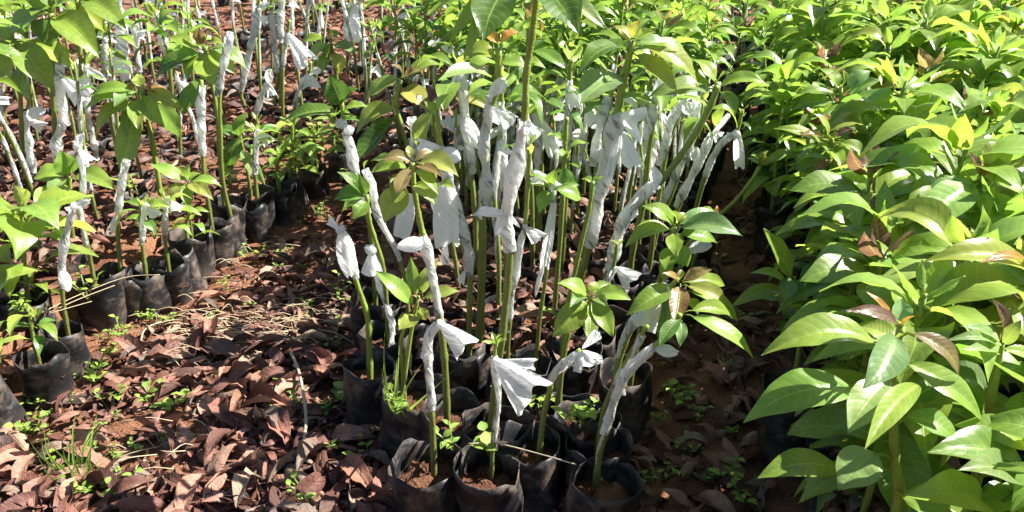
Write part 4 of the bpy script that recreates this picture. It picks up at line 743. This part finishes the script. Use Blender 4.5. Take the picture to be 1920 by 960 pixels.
for x, y in placed:
    e = x - rl(y); px, py, _ = proj(V((x, y, .6)))
    k = PR.choice([4, 0, 0, 3]) if e < .14 else (PR.choice([0, 1, 4, 1, 3, 5]) if px < 1600 else PR.choice([2, 3, 5, 5, 0, 3, 5, 2, 1, 6]))
    if y < 1.0: k = PR.choice([4, 0])
    if x < mr(y): k = PR.choice([0, 1, 2, 5])
    o = LP[k] if not lused[k] else copy_tree(LP[k]); lused[k] = True
    s = (.95 if e < .19 and y < 2.5 else 1) * PR.uniform(.88, 1.08) * (.85 if y < 1.05 else 1 if y < 3.2 else 1.2 if y < 5.2 else 1.45)
    if y > 9: s *= .8
    if e < .07 and y < 2.5: pass
    o.location = (x, y, 0); o.scale = (s, s, s); o.rotation_euler = (PR.uniform(-.08, .08), PR.uniform(-.1, .04), PR.random() * 6.28)
    if e < .14: zone = 'at the edge of the shaded path, ' + ('nearest part' if y < 1.6 else 'beside the neat whorl' if y < 2.6 else 'past the neat whorl' if y < 4 else 'far end')
    else: zone = ('in the lower right corner' if y < 1.1 else 'behind the large front seedling' if y < 1.6 else 'behind the dark purple leaf' if y < 2.2 else 'halfway up the right bed' if y < 2.7 else 'past the middle of the right bed' if y < 3.6 else 'far back in the right bed' if y < 5.2 else 'along the top of the right bed') + (', right edge' if px > 1760 else ', right side' if px > 1620 else ', path side' if px < 1500 else '')
    if x < mr(y): zone = 'farthest top row, ' + colname(x, y)
    zone = zone.replace('at the edge of the shaded path, ', 'on the shaded path edge, ')
    tag(o, LF[k] + ' ' + zone, 'seedling', 'leafy seedlings of the right bed')

# ------------------------------------------------------------------ weeds, grass, straw, sticks
def weed_proto(seed, n, L, H, wr=.55, tri=False):
    r = random.Random(seed); root = empty('weed', (0, 0, 0)); mb = MB(); ml = MB(); ns = 4 if n > 10 else 2
    for s in range(ns):
        a = r.random() * 6.28; tipp = V((math.cos(a) * H * .7, math.sin(a) * H * .7, H * r.uniform(.6, 1))); sp = spline([V((0, 0, -.005)), tipp * .5 + UP * .006, tipp], 6)
        tube(mb, sp, .0016, 5, (.12, .14, .03), (.14, .24, .05), r=r)
        m = n // ns
        for i in range(m):
            p = sp[2 + i % 4]; q = i * 2.3 + r.random(); d = V((math.cos(q), math.sin(q), r.uniform(-.1, .5))).normalized(); l = L * r.uniform(.6, 1.15)
            leaf(ml, p, p + d * l, l * wr, UP + V((r.uniform(-.3, .3), r.uniform(-.3, .3), 0)), leafcol(r.choice('bbgb'), r), arch=.1, fold=.2, wav=.05, r=r, nl=5, nw=1, pet=.12, shape=.7)
    mb.build('stem', M_STEM, root); ml.build('leaves', M_WEED, root); return root
WP = [weed_proto(1, 12, .026, .05), weed_proto(2, 18, .022, .06), weed_proto(3, 10, .034, .06), weed_proto(4, 24, .02, .05, .6), weed_proto(5, 8, .03, .035, .8)]
KIDS.clear()
for o in bpy.data.objects:
    if o.parent: KIDS.setdefault(o.parent.name, []).append(o)
wused = [False] * 5
W = [(230, 645, 1, 'leaning weed right of the shaded black bag'), (172, 728, 2, 'round leaved weed on the bare soil left of the leaf litter'), (185, 700, 4, 'flat weed just above the round leaved weed'), (205, 765, 0, 'sparse weed between curled leaves on the left path'), (65, 818, 3, 'small clump of weed at the lower left'), (110, 890, 0, 'weed left of the grass tuft'), (78, 938, 2, 'broad leaved weed in the lower left corner'), (190, 930, 3, 'lush weed at the foot of the grass tuft'), (240, 935, 0, 'weed right of the grass tuft at the bottom edge'),
     (325, 768, 4, 'low trailing weed in the middle of the litter'), (290, 762, 0, 'thin weed left of the trailing weed'), (318, 540, 3, 'bright weed beside the row of black bags'), (350, 515, 0, 'tiny weed above the bright one beside the bags'), (475, 495, 1, 'weed in the litter midway along the left path'), (505, 415, 2, 'leafy green weed below the wide black bag'), (525, 400, 3, 'second weed touching the leafy green weed'), (600, 790, 3, 'big dark weed patch left of the front bags'), (635, 770, 2, 'upper shoots of the big weed patch by the bags'), (560, 770, 0, 'weed beside the upright pale stick'), (632, 850, 2, 'dark weed below the big weed patch'),
     (697, 880, 2, 'star shaped weed in front of the black front bag'), (775, 935, 0, 'shaded weed at the bottom under the front bags'), (585, 952, 3, 'weed cut by the bottom edge, left of the bags'), (655, 575, 3, 'weed at the left foot of the centre bed'), (640, 555, 1, 'weed cluster near the ragged film knot'), (575, 650, 0, 'small weed among straw on the path'), (1400, 945, 2, 'shaded weed on the dark path at the bottom'), (1270, 745, 4, 'clover like weed in deep shade on the dark path'), (1262, 765, 0, 'thin weed below the clover like weed'), (1360, 900, 0, 'tiny weed near the large right seedling'), (690, 420, 0, 'weed at the path edge below the knotted wrap'), (625, 425, 2, 'weed beside the puffed leaning wrap'), (600, 410, 1, 'low weed where the path narrows'), (255, 590, 0, 'weed right of the crumpled bags'), (445, 445, 0, 'weed below the torn grey bag'), (660, 340, 1, 'weed near the farthest bag')]
for px, py, k, lab in W:
    p = onz(px, py, 0); o = WP[k] if not wused[k] else copy_tree(WP[k]); wused[k] = True
    o.location = (p.x, p.y, gh(p.x, p.y)); s = PR.uniform(.85, 1.3); o.scale = (s, s, s); o.rotation_euler = (0, 0, PR.random() * 6.28); tag(o, lab, 'weed', 'weeds on the ground')
for px, py, k, lab in [(1000, 770, 2, 'heart leaved weed in the bag right of the broad film fan'), (1080, 800, 2, 'curly vine weed in front of the leaning bags'), (1090, 785, 3, 'pale vine tips above the curly weed'), (850, 845, 0, 'five leaved sprout in the front bag'), (915, 850, 4, 'clover sprout in the second front bag'), (760, 780, 3, 'tiny seedlings on the soil of the open bag'), (1030, 355 + 250, 4, 'weed between stems at the middle of the centre bed'), (955, 745, 4, 'round leaved weed right of the film fan'), (30, 600, 3, 'weed in the scuffed bag at left'), (165, 560, 1, 'weed growing through straw in the shaded bag'), (290, 445, 1, 'weed at the foot of the bare olive stem'), (260, 365, 2, 'pale round weed under the hanging broad leaf'), (430, 350, 3, 'fine leaved weed in the bag by the thick olive stem'), (600, 250, 2, 'weed in the farthest bags'), (1075, 290, 2, 'light weed among stems at centre right'), (470, 255, 2, 'weed among wraps left of the lush low plant')]:
    p = onz(px, py, SOIL); o = WP[k] if not wused[k] else copy_tree(WP[k]); wused[k] = True
    o.location = p; s = PR.uniform(.9, 1.4); o.scale = (s, s, s); o.rotation_euler = (0, 0, PR.random() * 6.28); tag(o, lab, 'weed', 'weeds on the ground')
for i in range(115):
    px, py = (PR.uniform(20, 640), PR.uniform(420, 955)) if i < 98 else (PR.uniform(1180, 1460), PR.uniform(560, 950)); p = onz(px, py, 0)
    if bed(p.x, p.y) > -.02: continue
    o = copy_tree(WP[PR.choice([0, 1, 3])]); s = PR.uniform(.35, .8); o.location = (p.x, p.y, gh(p.x, p.y) + .004); o.scale = (s, s, s); o.rotation_euler = (0, 0, PR.random() * 6.28)
    tag(o, 'tiny weed sprout among the leaf litter of the ' + ('sunny left path' if i < 98 else 'shaded right path'), 'weed', 'weeds on the ground')
def blades(label, px, py, n, H, seed, z=0.0, spread=.5, name='grass_tuft'):
    r = random.Random(seed); p = onz(px, py, z); mb = MB()
    for i in range(n):
        a = r.random() * 6.28; h = H * r.uniform(.5, 1); d = V((math.cos(a), math.sin(a), 0)) * h * r.uniform(.2, spread); b = V((r.uniform(-.02, .02), r.uniform(-.02, .02), 0))
        leaf(mb, b, b + d + UP * h, .006, d + UP * .2 + V((0, -.2, 0)), leafcol('b', r), arch=.18, fold=.4, wav=0, r=r, nl=7, nw=1, shape=.4)
    o = mb.build(name, M_WEED); o.location = (p.x, p.y, z + gh(p.x, p.y) * (z == 0)); tag(o, label, 'grass')
blades('thin bladed green grass tuft at the lower left of the litter path', 160, 905, 26, .15, 3, spread=.9)
blades('few long arching grass blades growing from the open front bag', 752, 770, 7, .20, 4, z=SOIL, spread=1.0)
def stick(label, pts, rad, m, name, z=0.012):
    P_ = [onz(x, y, z) for x, y in pts]; mb = MB(); r = random.Random(len(label)); c = (0, 0, 0)
    P_ = [p + UP * (gh(p.x, p.y) + r.uniform(0, .01)) for p in P_]; tube(mb, spline(P_, 16), rad, 7, c, knob=.12, r=r); tag(mb.build(name, m), label, 'stick')
stick('pale weathered split stick lying upright on the leaf litter', [(545, 662), (560, 700), (572, 760), (573, 810), (556, 880)], .0042, M_STICK, 'stick', .055)
stick('thin dark twig lying across the bottom of the litter', [(490, 905), (540, 890), (600, 876), (690, 865)], .004, M_TWIG, 'twig', .03)
stick('long thin runner stem crossing the front bags', [(878, 838), (930, 835), (1010, 852), (1080, 878)], .0014, M_STICK, 'runner_stem', .21)
stick('curved grey runner across the shaded part of the litter', [(265, 645), (275, 625), (310, 607), (370, 605), (420, 618)], .0022, M_STICK, 'runner_stem', .03)
mb = MB(); r = random.Random(9)
for cx, cy, n, sx, sy in [(455, 620, 90, 130, 38), (520, 640, 40, 60, 40), (600, 600, 30, 60, 50), (380, 650, 40, 90, 50), (330, 870, 16, 120, 60), (470, 490, 20, 100, 60)]:
    for i in range(n):
        x, y = cx + r.gauss(0, sx * .5), cy + r.gauss(0, sy * .5); p = onz(x, y, 0); 
        if bed(p.x, p.y) > 0: continue
        a = r.gauss(0.1, .5); l = r.uniform(.04, .14); d = V((math.cos(a), math.sin(a), 0)) * l; z = gh(p.x, p.y)
        q = p + UP * (z + r.uniform(.02, .05)); tube(mb, spline([q - d * .5, q + UP * r.uniform(0, .012) + V((0, r.uniform(-.02, .02), 0)), q + d * .5 - UP * .008], 6), r.uniform(.0008, .0014), 3, (0, 0, 0), r=r)
tag(mb.build('dry_straw', M_STRAW), 'thin pale dry grass stalks strewn over the path litter', 'dry grass', kind='stuff')
for i, (pts, lab) in enumerate([([(70, 590), (150, 552), (235, 520), (300, 515)], 'long straw stalk laid across the shaded bag towards the path'), ([(92, 588), (140, 574), (172, 565)], 'short straw stalk on the soil of the shaded bag'), ([(92, 586), (150, 560), (215, 535)], 'middle straw stalk across the shaded bag')]):
    P_ = [onz(x, y, .2) for x, y in pts]; mb = MB(); tube(mb, spline(P_, 12), .0012, 5, (0, 0, 0), r=random.Random(i)); tag(mb.build('straw_stalk', M_STRAW), lab, 'straw')

# ------------------------------------------------------------------ look-alikes that share a label are told apart by their order in the photo
NUM = ['one', 'two', 'three', 'four', 'five', 'six', 'seven', 'eight', 'nine', 'ten']; ORD = ['', 'second', 'third', 'fourth', 'fifth', 'sixth', 'seventh', 'eighth', 'ninth', 'tenth']
same = {}
for o in bpy.data.objects:
    if o.parent is None and o.get('label') and o.get('group'): same.setdefault(o['label'], []).append(o)
for lab, os_ in same.items():
    os_ = sorted(os_, key=lambda o: proj(V((o.location.x, o.location.y, .5)))[0]); n = len(os_)
    if n < 2 or n > 11 or lab.startswith('tiny weed'): continue
    for i, o in enumerate(os_):
        q = ('left one' if i == 0 else 'right one') if n == 2 else 'leftmost' if i == 0 else 'rightmost' if i == n - 1 else ORD[i] + ' from left'
        new = lab + ', ' + q
        o['label'] = new
